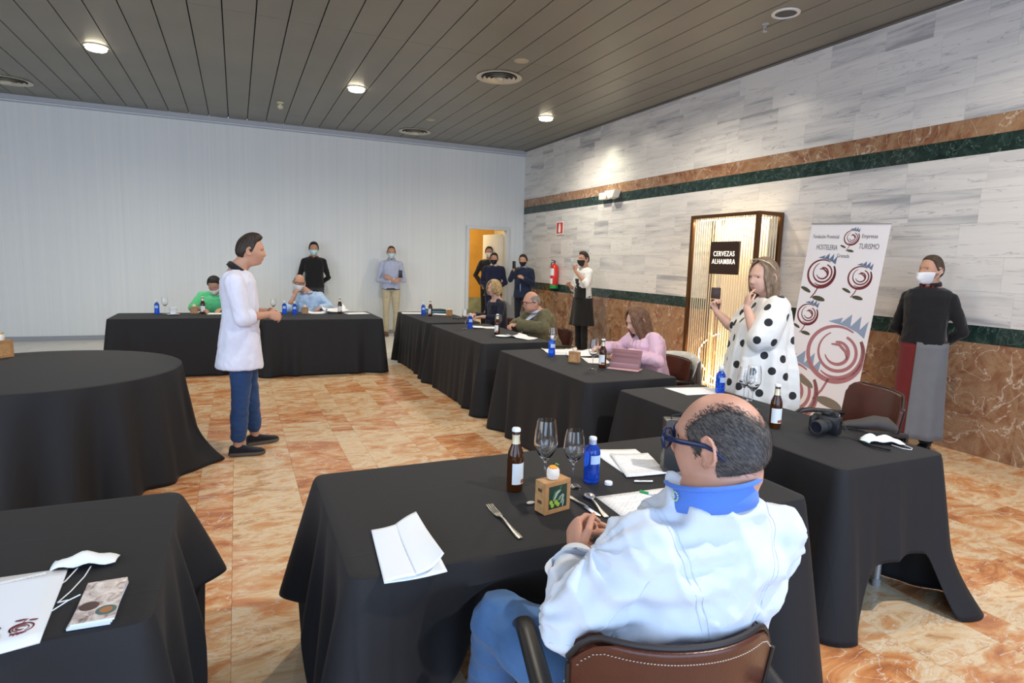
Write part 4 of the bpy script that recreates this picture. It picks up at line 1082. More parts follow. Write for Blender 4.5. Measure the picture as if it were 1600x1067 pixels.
def cutlery(kind, label, head, tail, mt=STEEL):
    h = Vector((*head, 0)); q = Vector((*tail, 0)); d = (h-q); L = d.length; a = math.atan2(d.y, d.x)
    t = thing(kind, label, kind, (q.x, q.y, TZ), a)
    g = MB(); n = 14
    for i in range(1): pass
    pts = [(L*.0+.006, 0, .003), (L*.08, 0, .003), (L*.3, 0, .004), (L*.52, 0, .009), (L*.62, 0, .008)]
    g.tube(pts, [(.0016, .008), (.0018, .010), (.0017, .006), (.0018, .0035), (.0016, .0045)], 12, upd=(0, 0, 1)); g.build('handle', mt, t)
    if kind == 'fork':
        g = MB(); g.tube([(L*.60, 0, .008), (L*.66, 0, .005), (L*.74, 0, .004)], [(.0014, .005), (.0014, .012), (.0012, .0132)], 12, upd=(0, 0, 1)); g.build('fork_head', mt, t)
        for k in range(4):
            y = -.0108+k*.0072; MB().tube([(L*.73, y, .004), (L*.88, y*1.02, .003), (L, y*.95, .007)], [(.001, .0015), (.0009, .0013), (.0006, .0008)], 8, upd=(0, 0, 1)).build('tine', mt, t)
    elif kind == 'spoon':
        g = MB(); rows = []
        for j in range(9):
            rr = j/8; rows.append([(L*.60+.0+.028*(1+rr*math.cos(2*PI*k/24))+.002, .0195*rr*math.sin(2*PI*k/24)*(1+.12*math.cos(2*PI*k/24)), .002+.0075*rr*rr) for k in range(24)])
        g.ring_loft([[Vector(p) for p in r_] for r_ in rows], False); o = g.build('spoon_bowl', mt, t); sd = o.modifiers.new('t', 'SOLIDIFY'); sd.thickness = .001
    else:
        g = MB(); g.prism([(L*.55, -.006), (L*.9, -.009), (L, .002), (L*.97, .009), (L*.55, .007)], .002, .0034); g.build('blade', mt, t)
    return t

# --- the chef's table
beer('brown beer bottle on the near table, left of the two stemmed glasses', .926, 1.985, R(15), None)
wineglass('tall wine glass next to the beer bottle on the near table', 1.041, 1.965, 1.12, 1.12, group=None)
wineglass('shorter wine glass next to the blue bottle on the near table', 1.146, 1.935, 1.0, 1.02, group=None)
water('open blue glass water bottle on the near table beside the papers', 1.247, 1.965, R(10), True, None)
g = MB(); g.lathe([(0, .012), (.014, .012), (.0155, .010), (.0155, 0), (0, 0)], 20, (1.293, 1.912, TZ)); tag(g.build('bottle_cap', CAPW), 'white screw cap lying on the near table beside the open blue bottle', 'bottle cap')
blockbox('bamboo block framing an olive picture, on the near table', .972, 1.775, R(12), s=1.14, group=None)
cutlery('fork', 'silver fork lying alone on the near table', (.780, 1.875), (.775, 1.60))
cutlery('knife', 'silver table knife beside the spoon on the near table', (1.095, 1.66), (1.085, 1.86))
cutlery('spoon', 'silver spoon beside the printed sheet on the near table', (1.165, 1.885), (1.112, 1.64))
sheet('printed sheet lying right in front of the seated chef', [(1.165, 1.584), (1.49, 1.61), (1.498, 1.805), (1.176, 1.819)], TEXTPAPER, .0, group=None)
sheet('blank backed lower sheet of the fanned papers on the near table', [(1.42, 2.0), (1.60, 1.95), (1.66, 2.25), (1.45, 2.32)], PAPER, .0, curl=.002, group='fanned papers on the near table')
sheet('small-print sheet on top of the fanned papers on the near table', [(1.40, 1.945), (1.59, 1.925), (1.67, 2.17), (1.50, 2.22)], FINEPAPER, .004, curl=.003, group='fanned papers on the near table')
g = MB(); g.ball((0, 0, .004), (.016, .010, .004), 12); tag(g.build('pebble_dish', CREAM, M=Matrix.Translation((.925, 1.845, TZ))), 'little white crumb-like dish half hidden behind the bamboo block', 'dish')
def pen(label, a, b, c1, c2, z=TZ):
    A, B = Vector((*a, z+.005)), Vector((*b, z+.005)); t = thing('pen', label, 'pen', A)
    MB().tube([(0, 0, 0), (B-A)*.85], .0042, 10).build('barrel', c1, t); MB().tube([(B-A)*.7, (B-A)], .0048, 10).build('pen_cap', c2, t)
pen('white pen with a green end near the chef\'s collar', (1.42, 1.70), (1.36, 1.80), CAPW, mat('pen_green', (.02, .35, .08), .4))
pen('thin silver pen beside the fanned papers', (1.47, 1.87), (1.40, 1.895), STEEL, STEEL)
# napkin: folded cloth with a standing fold, hanging just over the table edge
t = thing('napkin', 'folded white cloth napkin lying on the left front edge of the near table', 'napkin', (.415, 1.66, TZ))
def napq(rows, nm, th=.004):
    g = MB(); grid_to(g, np.array(rows), False); o = g.build(nm, NAPKIN, t); sb = o.modifiers.new('s', 'SUBSURF'); sb.levels = sb.render_levels = 3; sb.boundary_smooth = 'PRESERVE_CORNERS'; sd = o.modifiers.new('t', 'SOLIDIFY'); sd.thickness = th*.6; sd.offset = 1; return o
napq([[(-.085, -.165, .004), (-.04, -.17, .012), (0, -.172, .010)], [(-.075, -.06, .004), (-.03, -.06, .010), (.005, -.06, .010)], [(-.065, .06, .004), (-.03, .055, .010), (.012, .06, .012)], [(-.055, .155, .004), (-.015, .135, .014), (.02, .145, .016)]], 'left_panel')
napq([[(.0, -.17, .012), (.045, -.165, .014), (.088, -.135, .040)], [(.005, -.06, .012), (.05, -.06, .022), (.092, -.05, .030)], [(.012, .06, .014), (.055, .07, .022), (.098, .07, .016)], [(.02, .15, .014), (.06, .168, .028), (.095, .185, .030)]], 'right_panel')
napq([[(-.085, -.165, .001), (.0, -.175, .001), (.088, -.165, .001)], [(-.07, 0, .001), (.01, 0, .001), (.10, 0, .001)], [(-.055, .155, .001), (.02, .14, .001), (.10, .165, .001)]], 'under_layer', .003)
# dark gift bag
t = thing('paper_bag', 'dark grey bag standing at the far end of the near table', 'bag', (1.665, 1.945, TZ), R(-28))
g = MB(); g.box((0, 0, .11), (.15, .08, .22), bev=.004); g.build('bag_body', mat('bag_grey', (.045, .042, .042), .35), t)
g = MB(); g.tube([(-.05, 0, .215), (-.045, 0, .235), (0, 0, .245), (.045, 0, .235), (.05, 0, .215)], .003, 8); g.build('handle', BLACKP, t)

# --- near left table
FOLD = mat('folder_white', (.78, .83, .9), .45)
o = sheet('white folder with a rose emblem lying at the left edge of the near left table', [(-.78, 1.44), (-.41, 1.52), (-.43, 1.866), (-.80, 1.87)], FOLD, 0, .006, 'folder', 'folder')
t = thing('mark_root', None, None); bpy.data.objects.remove(t)
e = bpy.data.objects.new('emblem', None); C.objects.link(e); e.parent = o; e.matrix_basis = Matrix.Translation((.125, -.115, .0065)) @ Matrix.Rotation(PI, 4, 'Z')
rose(e, (0, 0), .022, (C_RED, C_RED, C_RED))
text_mesh('Federación', .026, C_TXT, e, Matrix.Translation((.035, .010, .0008)), ext=.0004, align='LEFT'); text_mesh('de Hostelería', .026, C_TXT, e, Matrix.Translation((.035, -.020, .0008)), ext=.0004, align='LEFT')
o2 = MB().box((.0, .145, .0068), (.33, .012, .0004)).build('printed_line', FINEPAPER, o, False)
t = thing('booklets', 'x', 'x'); bpy.data.objects.remove(t)
PHOTO = stone('cover_photo', [(.3, (.08, .04, .03)), (.45, (.45, .38, .36)), (.6, (.68, .62, .60)), (.7, (.30, .16, .12))], nscale=26, rough=.25)
for k in range(3):
    bk = thing('booklet', ['lowest of the three stacked photo booklets on the near left table', 'middle one of the three stacked photo booklets on the near left table', 'topmost of the three stacked photo booklets, beside the white mask'][k], 'booklet', (-.322+.002*k, 1.642-.003*k, TZ+.0062*k), R(-3+1.5*k), 'stacked photo booklets')
    MB().box((0, 0, .003), (.084, .19, .0055), bev=.0006).build('pages', mat('page_edges', (.72, .76, .88), .6), bk)
    cv = MB().box((0, 0, .006), (.085, .191, .0006)).build('cover', PHOTO, bk, False)
    if k == 2:
        g = MB(); g.lathe([(0, .0004), (.021, .0004), (.021, .0007), (0, .0007)], 28, (.020, -.055, .0062)); g.build('printed_plate', mat('print_teal', (.03, .10, .10), .3), cv, False)
        g = MB(); g.lathe([(0, .0008), (.013, .0008), (.013, .0011), (0, .0011)], 16, (.020, -.055, .0062)); g.build('printed_food', mat('print_food', (.35, .14, .05), .4), cv, False)
        g = MB(); g.lathe([(0, .0004), (.020, .0004), (.020, .0007), (0, .0007)], 24, (-.018, -.025, .0062)); g.build('printed_bowl', mat('print_dark', (.05, .02, .02), .3), cv, False)
def loosemask(label, loc, rz, mt, s=1.0, loops=None):
    t = thing('face_mask', label, 'face mask', loc, rz)
    n = 14; rows = []
    for j in range(7):
        v = j/6; row = []
        for i in range(n):
            u = i/(n-1)*2-1; row.append((u*.075*s, (v-.5)*.075*s*(1-.35*abs(u)**2.0), .004+.030*s*(1-u*u)*math.sin(PI*min(1, v*.9+.12))+.004*math.sin(u*7+v*3)))
        rows.append(row)
    g = MB(); grid_to(g, np.array(rows), False); o = g.build('mask_shell', mt, t); sd = o.modifiers.new('t', 'SOLIDIFY'); sd.thickness = .002
    for lp in loops or []:
        MB().tube([Vector(p) for p in lp], .0016, 6).build('ear_loop', mat('elastic', (.8, .8, .8), .6), t)
    return t
loosemask('crumpled white mask with dangling ear loops on the near left table', (-.395, 1.885, TZ), R(-4), mat('mask_white', (.80, .80, .78), .7), 1.0,
          [[(-.01, -.03, .006), (-.02, -.09, .003), (-.045, -.16, .003), (-.055, -.215, .003), (-.035, -.245, .003), (-.005, -.235, .003), (.02, -.215, .012), (.045, -.21, .021)], [(.02, -.03, .006), (.018, -.08, .003), (.008, -.15, .003), (-.005, -.20, .003), (.02, -.212, .012)]])

# --- round table
blockbox('dark bamboo block at the left edge of the round table', -1.66, 5.80, R(50), food=True, picture=False, s=1.35)

# --- nearest right-hand table
sheet('blank papers on the nearest right-hand table, left of the polka-dot dress', [(2.70, 3.13), (2.99, 3.10), (3.05, 3.30), (2.70, 3.37)], TEXTPAPER, group=None)
water('blue water bottle in front of the polka-dot dress, behind the chef\'s bald head', 2.97, 3.12)
wineglass('wine glass left of the pair behind the chef\'s head', 2.90, 2.84, 1.05); wineglass('wine glass right of the pair behind the chef\'s head', 2.83, 2.70, 1.12, 1.15); wineglass('low glass partly hidden behind the pair of wine glasses on the right table', 2.98, 2.88, .9)
beer('brown beer bottle just right of the chef\'s head on the right-hand table', 2.62, 2.33, R(-30))
# camera lying on the table
t = thing('photo_camera', 'black photo camera with a zoom lens lying on the nearest right-hand table', 'camera', (2.79, 2.155, TZ), R(-78))
g = MB(); g.box((0, .01, .052), (.14, .055, .095), bev=.012); g.box((-.055, -.005, .045), (.04, .07, .09), bev=.014); g.build('camera_body', BLACKP, t)
g = MB(); g.box((.0, .01, .108), (.05, .05, .03), bev=.010); g.build('viewfinder_hump', BLACKP, t)
Mx = Matrix.Rotation(R(90), 3, 'X')
g = MB(); g.lathe([(0, 0), (.034, 0), (.034, .03), (.036, .032), (.036, .06), (.033, .062), (.035, .09), (.035, .105), (.030, .107), (.028, .098), (0, .096)], 30, (.008, -.012, .05), Mx); ln = g.build('lens', DARKP, t)
g = MB(); g.lathe([(0, .097), (.027, .0985)], 24, (.008, -.012, .05), Mx); g.build('front_glass', mat('lens_glass', (.01, .01, .02), .03, spec=1), ln)
g = MB()
for k in range(40): a = 2*PI*k/40; g.tube([(.008+.0362*math.cos(a), -.012-.036, .05+.0362*math.sin(a)), (.008+.0362*math.cos(a), -.012-.058, .05+.0362*math.sin(a))], .0012, 4)
g.build('grip_ring', BLACKP, ln)
g = MB(); g.lathe([(0, .118), (.012, .118), (.012, .102)], 16, (.045, .01, 0)); g.build('mode_dial', DARKP, t)
g = MB(); pts = [(.07, .02, .08), (.10, .03, .03), (.16, .02, .006), (.22, -.03, .005), (.27, -.05, .007), (.33, -.03, .005)]; g.tube(pts, [(.0015, .010)]*6, 8, upd=(0, 0, 1)); g.build('neck_strap', BLACKP, t)
g = MB()
rows = []; rd = random.Random(2)
for j in range(9):
    v = j/8; row = []
    for i in range(17):
        u = i/16*2-1; row.append((u*.17, (v-.5)*.14*(1-.4*abs(u)**3), .004+.055*(1-u*u)*math.sin(PI*v)+.012*math.sin(u*9+v*4)*math.sin(PI*v)))
    rows.append(row)
g.tube([(-.13, .0, .018), (-.08, .01, .026), (-.02, .0, .034), (.05, .01, .046), (.10, -.01, .044), (.14, .0, .026), (.155, 0, .014)], [(.006, .02), (.016, .035), (.026, .042), (.036, .055), (.036, .06), (.020, .045), (.008, .02)], 20, upd=(0, 0, 1))
o = g.build('dark_pouch', mat('grey_felt', (.055, .048, .046), .8, bump=.4), M=Matrix.Translation((3.06, 2.13, TZ)) @ Matrix.Rotation(R(-38), 4, 'Z')); tag(o, 'dark grey fabric pouch crumpled between the camera and the white mask', 'pouch')
loosemask('white face mask crumpled at the corner of the nearest right-hand table', (2.93, 1.93, TZ), R(-35), mat('mask_white', (.80, .80, .78), .7), 1.15, [[(.02, -.04, .004), (.05, -.09, .003), (.085, -.10, .003), (.10, -.07, .003), (.08, -.03, .006)]])
loosemask('second crumpled white mask beneath the one on the nearest right-hand table', (2.90, 1.99, TZ), R(20), mat('mask_pale_blue', (.72, .82, .84), .7), .9)

# --- table with the pink tablet
sheet('white papers at the far end of the table with the pink tablet', [(2.62, 4.93), (2.86, 4.85), (2.98, 5.15), (2.68, 5.24)], PAPER, curl=.01, group='papers on the pink tablet table')
sheet('fanned papers held up by the long-haired woman\'s far side', [(2.70, 4.75), (2.95, 4.68), (3.05, 4.95), (2.82, 5.0)], PAPER, .012, curl=.02, group='papers on the pink tablet table')
sheet('paper between the wooden block and the pink tablet', [(2.72, 4.42), (2.92, 4.36), (3.0, 4.62), (2.8, 4.68)], TEXTPAPER, curl=.006, group='papers on the pink tablet table')
water('blue water bottle on the papers at the far end of the pink tablet\'s table', 2.60, 4.865); wineglass('wine glass standing behind the blue bottle on the pink tablet\'s table', 2.68, 5.0, 1.1)
blockbox('wooden block, left of the wine glass on the pink tablet\'s table', 2.63, 4.50, R(-60), picture=False, s=.95)
wineglass('wine glass between the wooden block and the beer bottle by the pink tablet', 2.60, 4.155, 1.05, 1.1); beer('brown beer bottle touching the pink tablet', 2.72, 4.20, R(-60))
t = thing('tablet', 'pink tablet in a folding cover stood up on the right-hand row', 'tablet', (2.86, 4.085, TZ), R(-52))
PK = mat('tablet_pink', (.62, .36, .34), .4); Mt = Matrix.Rotation(R(-22), 3, 'X')
g = MB(); g.box((0, .03, .082), (.25, .008, .155), Mt, .003); g.build('cover_back', mat('cover_rose', (.25, .12, .13), .45), t)
g = MB(); g.box((0, .018, .161), (.252, .012, .006), Mt, .002); g.build('case_edge', PK, t)
g = MB(); g.box((0, -.01, .026), (.25, .006, .06), Matrix.Rotation(R(35), 3, 'X'), .002); g.build('folded_flap', mat('flap_rose', (.45, .28, .30), .45), t)
g = MB(); g.box((0, .0, .004), (.26, .13, .008), bev=.003); g.build('cover_base', PK, t)
# --- table of the man in the olive jacket
sheet('white papers at the far end of the olive-jacketed man\'s table', rect(2.84, 7.12, .22, .30, 75), PAPER, curl=.01, group='papers on the olive-jacketed man\'s table')
sheet('crumpled white napkin-like papers at the near end of the olive-jacketed man\'s table', rect(2.88, 6.10, .20, .30, 20), PAPER, curl=.025, group='papers on the olive-jacketed man\'s table')
wineglass('wine glass at the far end of the olive-jacketed man\'s table', 2.55, 7.05, 1.1); water('blue water bottle beside the wine glass on the olive-jacketed man\'s table', 2.64, 7.12)
beer('brown beer bottle in front of the olive-jacketed man', 2.72, 6.44, R(-60)); 
g = MB(); g.lathe([(0, .003), (.05, .003), (.085, .012), (.087, .014), (.05, 0), (0, 0)], 28); tag(g.build('saucer', CAPW, M=Matrix.Translation((2.70, 6.22, TZ))), 'small pale plate beside the beer bottle before the olive-jacketed man', 'plate')
wineglass('wine glass just behind the beer bottle before the olive-jacketed man', 2.78, 6.55, 1.0)
# --- farthest right-hand table
sheet('white papers at the far corner of the farthest right-hand table', rect(2.46, 9.22, .24, .32, 80), PAPER, group='papers on the farthest right-hand table')
sheet('white papers between the books and the wooden block on the farthest table', rect(2.86, 8.98, .20, .28, 60), PAPER, group='papers on the farthest right-hand table')
water('blue water bottle on the farthest right-hand table', 2.55, 8.92); beer('brown beer bottle on the farthest right-hand table', 2.60, 8.72, R(-60))
g = MB(); g.box((0, 0, .015), (.30, .22, .03), bev=.003); tag(g.build('book', mat('book_teal', (.10, .26, .33), .5), M=Matrix.Translation((2.86, 9.34, TZ)) @ Matrix.Rotation(R(12), 4, 'Z')), 'teal book under the black folder on the farthest right-hand table', 'book')
g = MB(); g.box((0, 0, .009), (.28, .21, .018), bev=.003); tag(g.build('folder', BLACKP, M=Matrix.Translation((2.87, 9.345, TZ+.031)) @ Matrix.Rotation(R(4), 4, 'Z')), 'black folder lying on the teal book', 'folder')
blockbox('wooden block, on the farthest right-hand table', 2.90, 8.74, R(20), picture=False, s=.9)
g = MB(); g.box((0, 0, .006), (.16, .10, .012), bev=.003); tag(g.build('notebook', DARKP, M=Matrix.Translation((2.90, 8.30, TZ)) @ Matrix.Rotation(R(25), 4, 'Z')), 'black notebook before the blonde woman', 'notebook')
# --- far tables along the white wall
water('left one of the two blue water bottles before the bald man in pale blue', .605, 9.25); water('right one of the two blue water bottles before the bald man in pale blue', .735, 9.15)
blockbox('wooden block, before the bald man in the pale blue shirt', .885, 9.28, 0, picture=False, s=.95)
beer('brown beer bottle on the far table right of the bald man in pale blue', 1.375, 9.25)
sheet('flat white papers at the right end of the bald man\'s far table', rect(1.62, 9.28, .34, .28, 10), PAPER, group='papers on the bald man\'s far table')
sheet('upright curled papers beside the bald man\'s elbow on the far table', rect(1.32, 9.42, .36, .24, 15), PAPER, .02, curl=.07, group='papers on the bald man\'s far table')
sheet('crumpled tissues in front of the bald man\'s shirt on the far table', rect(1.05, 9.32, .26, .16, -5), PAPER, .0, curl=.03, group='papers on the bald man\'s far table')
wineglass('wine glass at the left end of the bald man\'s far table', .46, 9.28, 1.0)
wineglass('wine glass lying-low right of the tissues on the bald man\'s far table', 1.18, 9.2, .6)
water('blue water bottle on the green-shirted man\'s far table', -.995, 9.42); wineglass('wine glass next to the blue bottle on the green-shirted man\'s table', -.90, 9.42, 1.05)
t = thing('cup', 'white cup on a saucer on the green-shirted man\'s far table', 'cup', (-.79, 9.25, TZ)); MB().lathe([(0, .01), (.035, .01), (.045, .05), (.048, .10), (.044, .10), (.038, .05), (0, .02)], 24).build('cup_body', CAPW, t); MB().lathe([(0, 0), (.05, 0), (.08, .012), (.05, .006), (0, .006)], 24).build('saucer', CAPW, t)
MB().tube([(.045, 0, .085), (.072, 0, .075), (.070, 0, .045), (.042, 0, .035)], .005, 8).build('handle', CAPW, t)
blockbox('wooden block, before the green-shirted man', -.55, 9.44, 0, picture=False, s=.95); beer('brown beer bottle before the green-shirted man', -.44, 9.38)
sheet('white paper the green-shirted man is writing on', rect(-.28, 9.40, .22, .26, 0), PAPER)
# ------------------------------------------------------------------ chairs and people
chair((0.87, 1.10, 0), R(-15), 'brown leather armchair with black arms the white-jacketed chef sits on', .845, .46)
c2 = chair((3.46, 2.52, 0), R(68), 'empty brown leather armchair behind the black camera on the right-hand table', .875, .56)

def loc_j(loc, yaw, J):
    Ri = Matrix.Rotation(-yaw, 3, 'Z'); o = Vector(loc); return {k: tuple(Ri @ (Vector(v)-o)) for k, v in J.items()}
SK_A = skin('tan', (.50, .27, .18)); SK_B = skin('fair', (.60, .36, .27)); SK_C = skin('ruddy', (.56, .29, .20))
H_DK = hairm('dark_brown', (.025, .016, .011)); H_BL = hairm('black', (.012, .011, .011)); H_GR = hairm('grey', (.22, .20, .18)); H_BLONDE = hairm('blonde', (.42, .29, .14)); H_LB = hairm('light_brown', (.20, .135, .085)); H_BR = hairm('chestnut', (.15, .075, .040)); H_SB = hairm('short_brown', (.06, .038, .025))
M_BLUE = mat('surgical_mask', (.50, .74, .80), .7); M_WHITE = mat('white_mask', (.80, .82, .84), .7); M_BLACK = mat('black_mask', (.012, .012, .014), .7)
def fabric(name, col, rough=.85, var=.05): return mat(name, col, rough, spec=.25, bump=.35, bscale=700, var=var, vscale=8, sheen=.15)
SHOE = fabric('dark_shoe', (.012, .012, .018)); SOLE = mat('shoe_sole', (.10, .08, .065), .7); BSHOE = mat('black_leather', (.01, .01, .01), .35)
UP = lambda a, b: (0, 0, 1)
def MR(M): return M.to_3x3().to_4x4()

# ---- presenter in the white jacket
J = stand_J(1.76)
J.update(pel=(0, .03, .95), nk=(0, .035, 1.475), hd=(0, .130, 1.618), sl=(-.17, .01, 1.385), sr=(.17, .01, 1.385), hl=(-.09, .06, .90), hr=(.09, .05, .90),
         kl=(-.14, .10, .50), kr=(.11, .03, .49), al=(-.17, .13, .085), ar=(.10, .0, .085),
         el=(-.21, .05, 1.12), er=(.225, .055, 1.11), wl=(-.07, .24, 1.135), wr=(.105, .245, 1.125))
t, P, Mh = figure('standing young man in a white chef jacket and blue jeans, hands clasped, speaking', (-.03, 5.25, 0), R(-90), J, SK_A, vox=.006, head=(R(-4), R(-4), 0),
    hands=dict(l=dict(d=(.45, .85, -.25), pn=(.75, -.3, -.4), curl=.5), r=dict(d=(-.35, .92, -.22), pn=(-.8, -.2, -.35), curl=.45, thumb=.6)))
face_bits(t, Mh, H_DK); hair_obj(t, Mh, 'quiff', H_DK)
WJ = fabric('white_jacket', (.66, .66, .76))
shirt(t, P, WJ, 1.0, .015, r=(.078, .068), upto=(.60, .60), hem=-.47, flarex=.045, name='jacket', amp=.007, vox=.009)
for s in 'lr':
    E, W = P['e'+s], P['w'+s]; g = MB(); g.tube([E.lerp(W, .40), E.lerp(W, .38), E.lerp(W, .12), E.lerp(W, .10)], [.052, .062, .070, .060], 22, cap=False); o = g.build('rolled_cuff', WJ, t); sd = o.modifiers.new('t', 'SOLIDIFY'); sd.thickness = .003
collar(t, Matrix.Rotation(R(-26), 4, 'X'), Vector((0, .030, 1.446)), fabric('black_collar', (.012, .012, .014)), r=.070, h=.050, open_=.5)
trousers(t, P, fabric('blue_jeans', (.022, .055, .145)), 1.0, r=(.100, .070, .062), length=.80)
shoes(t, P, SHOE, SOLE, (R(18), R(-3)))

# ---- foreground chef
LOCC, YC = (.92, 1.10, 0), R(6)
JW = dict(pel=(.92, 1.10, .57), nk=(.945, .990, 1.090), hd=(.968, 1.0, 1.218), sl=(.775, 1.015, .990), sr=(1.100, .965, .985), hl=(.80, 1.14, .56), hr=(1.02, 1.13, .56),
          kl=(.655, 1.47, .585), kr=(.98, 1.50, .56), al=(.70, 1.64, .13), ar=(.98, 1.62, .09), el=(.655, 1.085, .815), er=(1.205, 1.15, .76), wl=(.775, 1.270, .855), wr=(.945, 1.31, .850))
J = loc_j(LOCC, YC, JW)
t, P, Mh = figure('large seated chef in a white jacket with blue collar, seen from behind, wearing glasses', LOCC, YC, J, SK_C, girth=1.02, belly=.06, vox=.0042, head=(R(20), R(-6), R(0)), fat=.55, headscale=1.05, neckr=.074, top=.86,
    hands=dict(l=dict(d=(.38, .72, .50), pn=(.85, -.30, -.25), curls=[.62, .75, .85, .95], thumb=.55, s=1.02), r=dict(d=(-.55, .55, .30), pn=(-.55, -.35, -.60), curls=[.55, .7, .8, .9], thumb=.75, s=1.0)))
face_bits(t, Mh, H_GR); 
# clipped side and back hair: close shell plus individual short hairs
HC_ = hairm('salt_and_pepper', (.085, .078, .075)); 
def chefmask(az, el):
    a = np.abs(az); top = np.interp(a, [0, .9, 1.15, 1.5, 2.0, 2.5, 2.8, PI], [-1, .30, .62, .86, .98, .85, .62, .50])
    low = np.interp(a, [0, .9, 1.15, 1.30, 1.45, 1.62, 1.80, 2.3, PI], [2, .4, .10, -.15, -.05, .16, -.62, -1.15, -1.25])
    return sst(-.10, .08, el-low)*sst(.30, -.34, el-top)
az, el, HPs = head_grid(140, 110, fat=.55, top=.86); nn = normals(HPs); ms = chefmask(az, el)
g = MB(); grid_to(g, HPs+nn*(.0022*sst(.45, .95, ms)-.0035*(1-sst(.45, .95, ms)))[..., None], True, Mh)
hs = g.build('hair', mat('scalp_stubble', (.085, .070, .062), .7, bump=.8, bscale=350, var=.3, vscale=60), t)
rd = random.Random(4); gh = MB(); gh2 = MB()
HPf = HPs.reshape(-1, 3); NF = nn.reshape(-1, 3); cnt = 0
while cnt < 16000:
    i = rd.randrange(1, 109); k = rd.randrange(140); m_ = ms[i, k]
    if rd.random() > m_*math.cos(el[i, k])**.8*1.0+.0: continue
    if m_ < .08: continue
    fi, fk = rd.random(), rd.random(); p = HPs[i, k]*(1-fi)*(1-fk)+HPs[min(i+1, 109), k]*fi*(1-fk)+HPs[i, (k+1) % 140]*(1-fi)*fk+HPs[min(i+1, 109), (k+1) % 140]*fi*fk
    n_ = Vector(nn[i, k]); p = Vector(p); dn = Vector((0, -.9, -.75)); dn = (dn-dn.dot(n_)*n_).normalized()
    L = rd.uniform(.010, .019)*(.25+.75*m_); d_ = (n_*.13+dn+Vector((rd.gauss(0, .16), rd.gauss(0, .12), rd.gauss(0, .16)))).normalized(); sd_ = d_.cross(n_).normalized()*.00034
    q = p+d_*L*.5+n_*.001; e_ = p+d_*L-n_*.0006
    (gh2 if rd.random() < .13 else gh).add([Mh @ v for v in (p-sd_, p+sd_, q+sd_, q-sd_, e_)], [(0, 1, 2, 3), (3, 2, 4)]); cnt += 1
gh.build('short_hairs', HC_ if False else mat('hair_strand_dark', (.026, .022, .021), .5), hs); o = gh2.build('grey_hairs', mat('hair_strand_grey', (.17, .155, .145), .5), hs); o['label'] = 'scattered grey hairs'
eyeglasses(t, Mh @ Matrix.Scale(1.06, 4), mat('glasses_blue', (.008, .016, .06), .25), mat('lens_clear', (1, 1, 1), 0, trans=1, ior=1.1), r=(.027, .020), th=1.6)
JK = fabric('chef_jacket', (.62, .66, .73), .75, .02)
def chef_folds():
    f1 = folds(.009, (6.5, 6.5, 5), 4)
    def f(co):
        d = f1(co); Pl = P
        # radiating pulls at the arm hole and the elbow
        for c, fr, am in ((P['sl'], 8, .007), (P['el'], 9, .009), (P['sr'], 7, .006)):
            v = co-np.array(c)[None, :]; r_ = np.linalg.norm(v, axis=1); an = np.arctan2(v[:, 2], v[:, 1]+v[:, 0]*.6); d = d+am*np.sin(an*fr+r_*30)*np.exp(-((r_-.13)/.07)**2)
        return d+.012*ridges(co, (5, 5, 3.2), 3)+.004*ridges(co, (9, 9, 6), 9)-.004
    return f
mb = MB(); X = (P['sr']-P['sl']); bl = .10; q_ = 1.22
torso_loft(mb, P['pel'], P['nk'], X, [(-.20, .235, .19, .03), (-.05, .24, .20, .04), (.12, .235, .205, .06), (.35, .228, .200, .06), (.60, .222, .170, .02), (.78, .205, .138, -.01), (.90, .150, .112, -.01), (.99, .105, .100, 0), (1.045, .100, .098, 0)], n=36, fwdv=(0, 1, 0))
for i, s in enumerate('lr'):
    S, E, W = P['s'+s], P['e'+s], P['w'+s]
    mb.chain([S, S.lerp(E, .5), E, E.lerp(W, .45), E.lerp(W, .86)], [.080, .078, .070, .060, .048], 20)
    mb.chain([S, S.lerp(P['nk'], .6)+Vector((0, 0, -.02))], [.078, .06], 18)
jk = voxel(mb, 'jacket', JK, t, .007, 5, chef_folds())
# turned-back cuffs
for s in 'lr':
    E, W = P['e'+s], P['w'+s]; D = (W-E).normalized(); g = MB()
    c0 = E.lerp(W, .78); c1 = E.lerp(W, .98); g.tube([c1, c1-D*.003, c0, c0+D*.0, E.lerp(W, .80)], [.043, .047, .058, .064, .056], 26, cap=False)
    o = g.build('cuff', JK, t); sd = o.modifiers.new('t', 'SOLIDIFY'); sd.thickness = .003
g = MB(); a0 = E
E_, W_ = P['el'], P['wl']; g = MB()     # loose flap of the near cuff standing away from the sleeve
D = (W_-E_).normalized(); c = E_.lerp(W_, .74); side_ = Vector((-1, .25, .1)).normalized()
rows = []
for j in range(7):
    v = j/6-.5; row = []
    for i in range(6):
        u = i/5; row.append(c+D*(v*.085)+side_*(.040+.040*u*math.cos(v*2.2))+Vector((0, 0, -.012+.026*u*u)))
    rows.append([tuple(x_) for x_ in row])
grid_to(g, np.array(rows), False); o = g.build('cuff_flap', JK, t); sd = o.modifiers.new('t', 'SOLIDIFY'); sd.thickness = .003
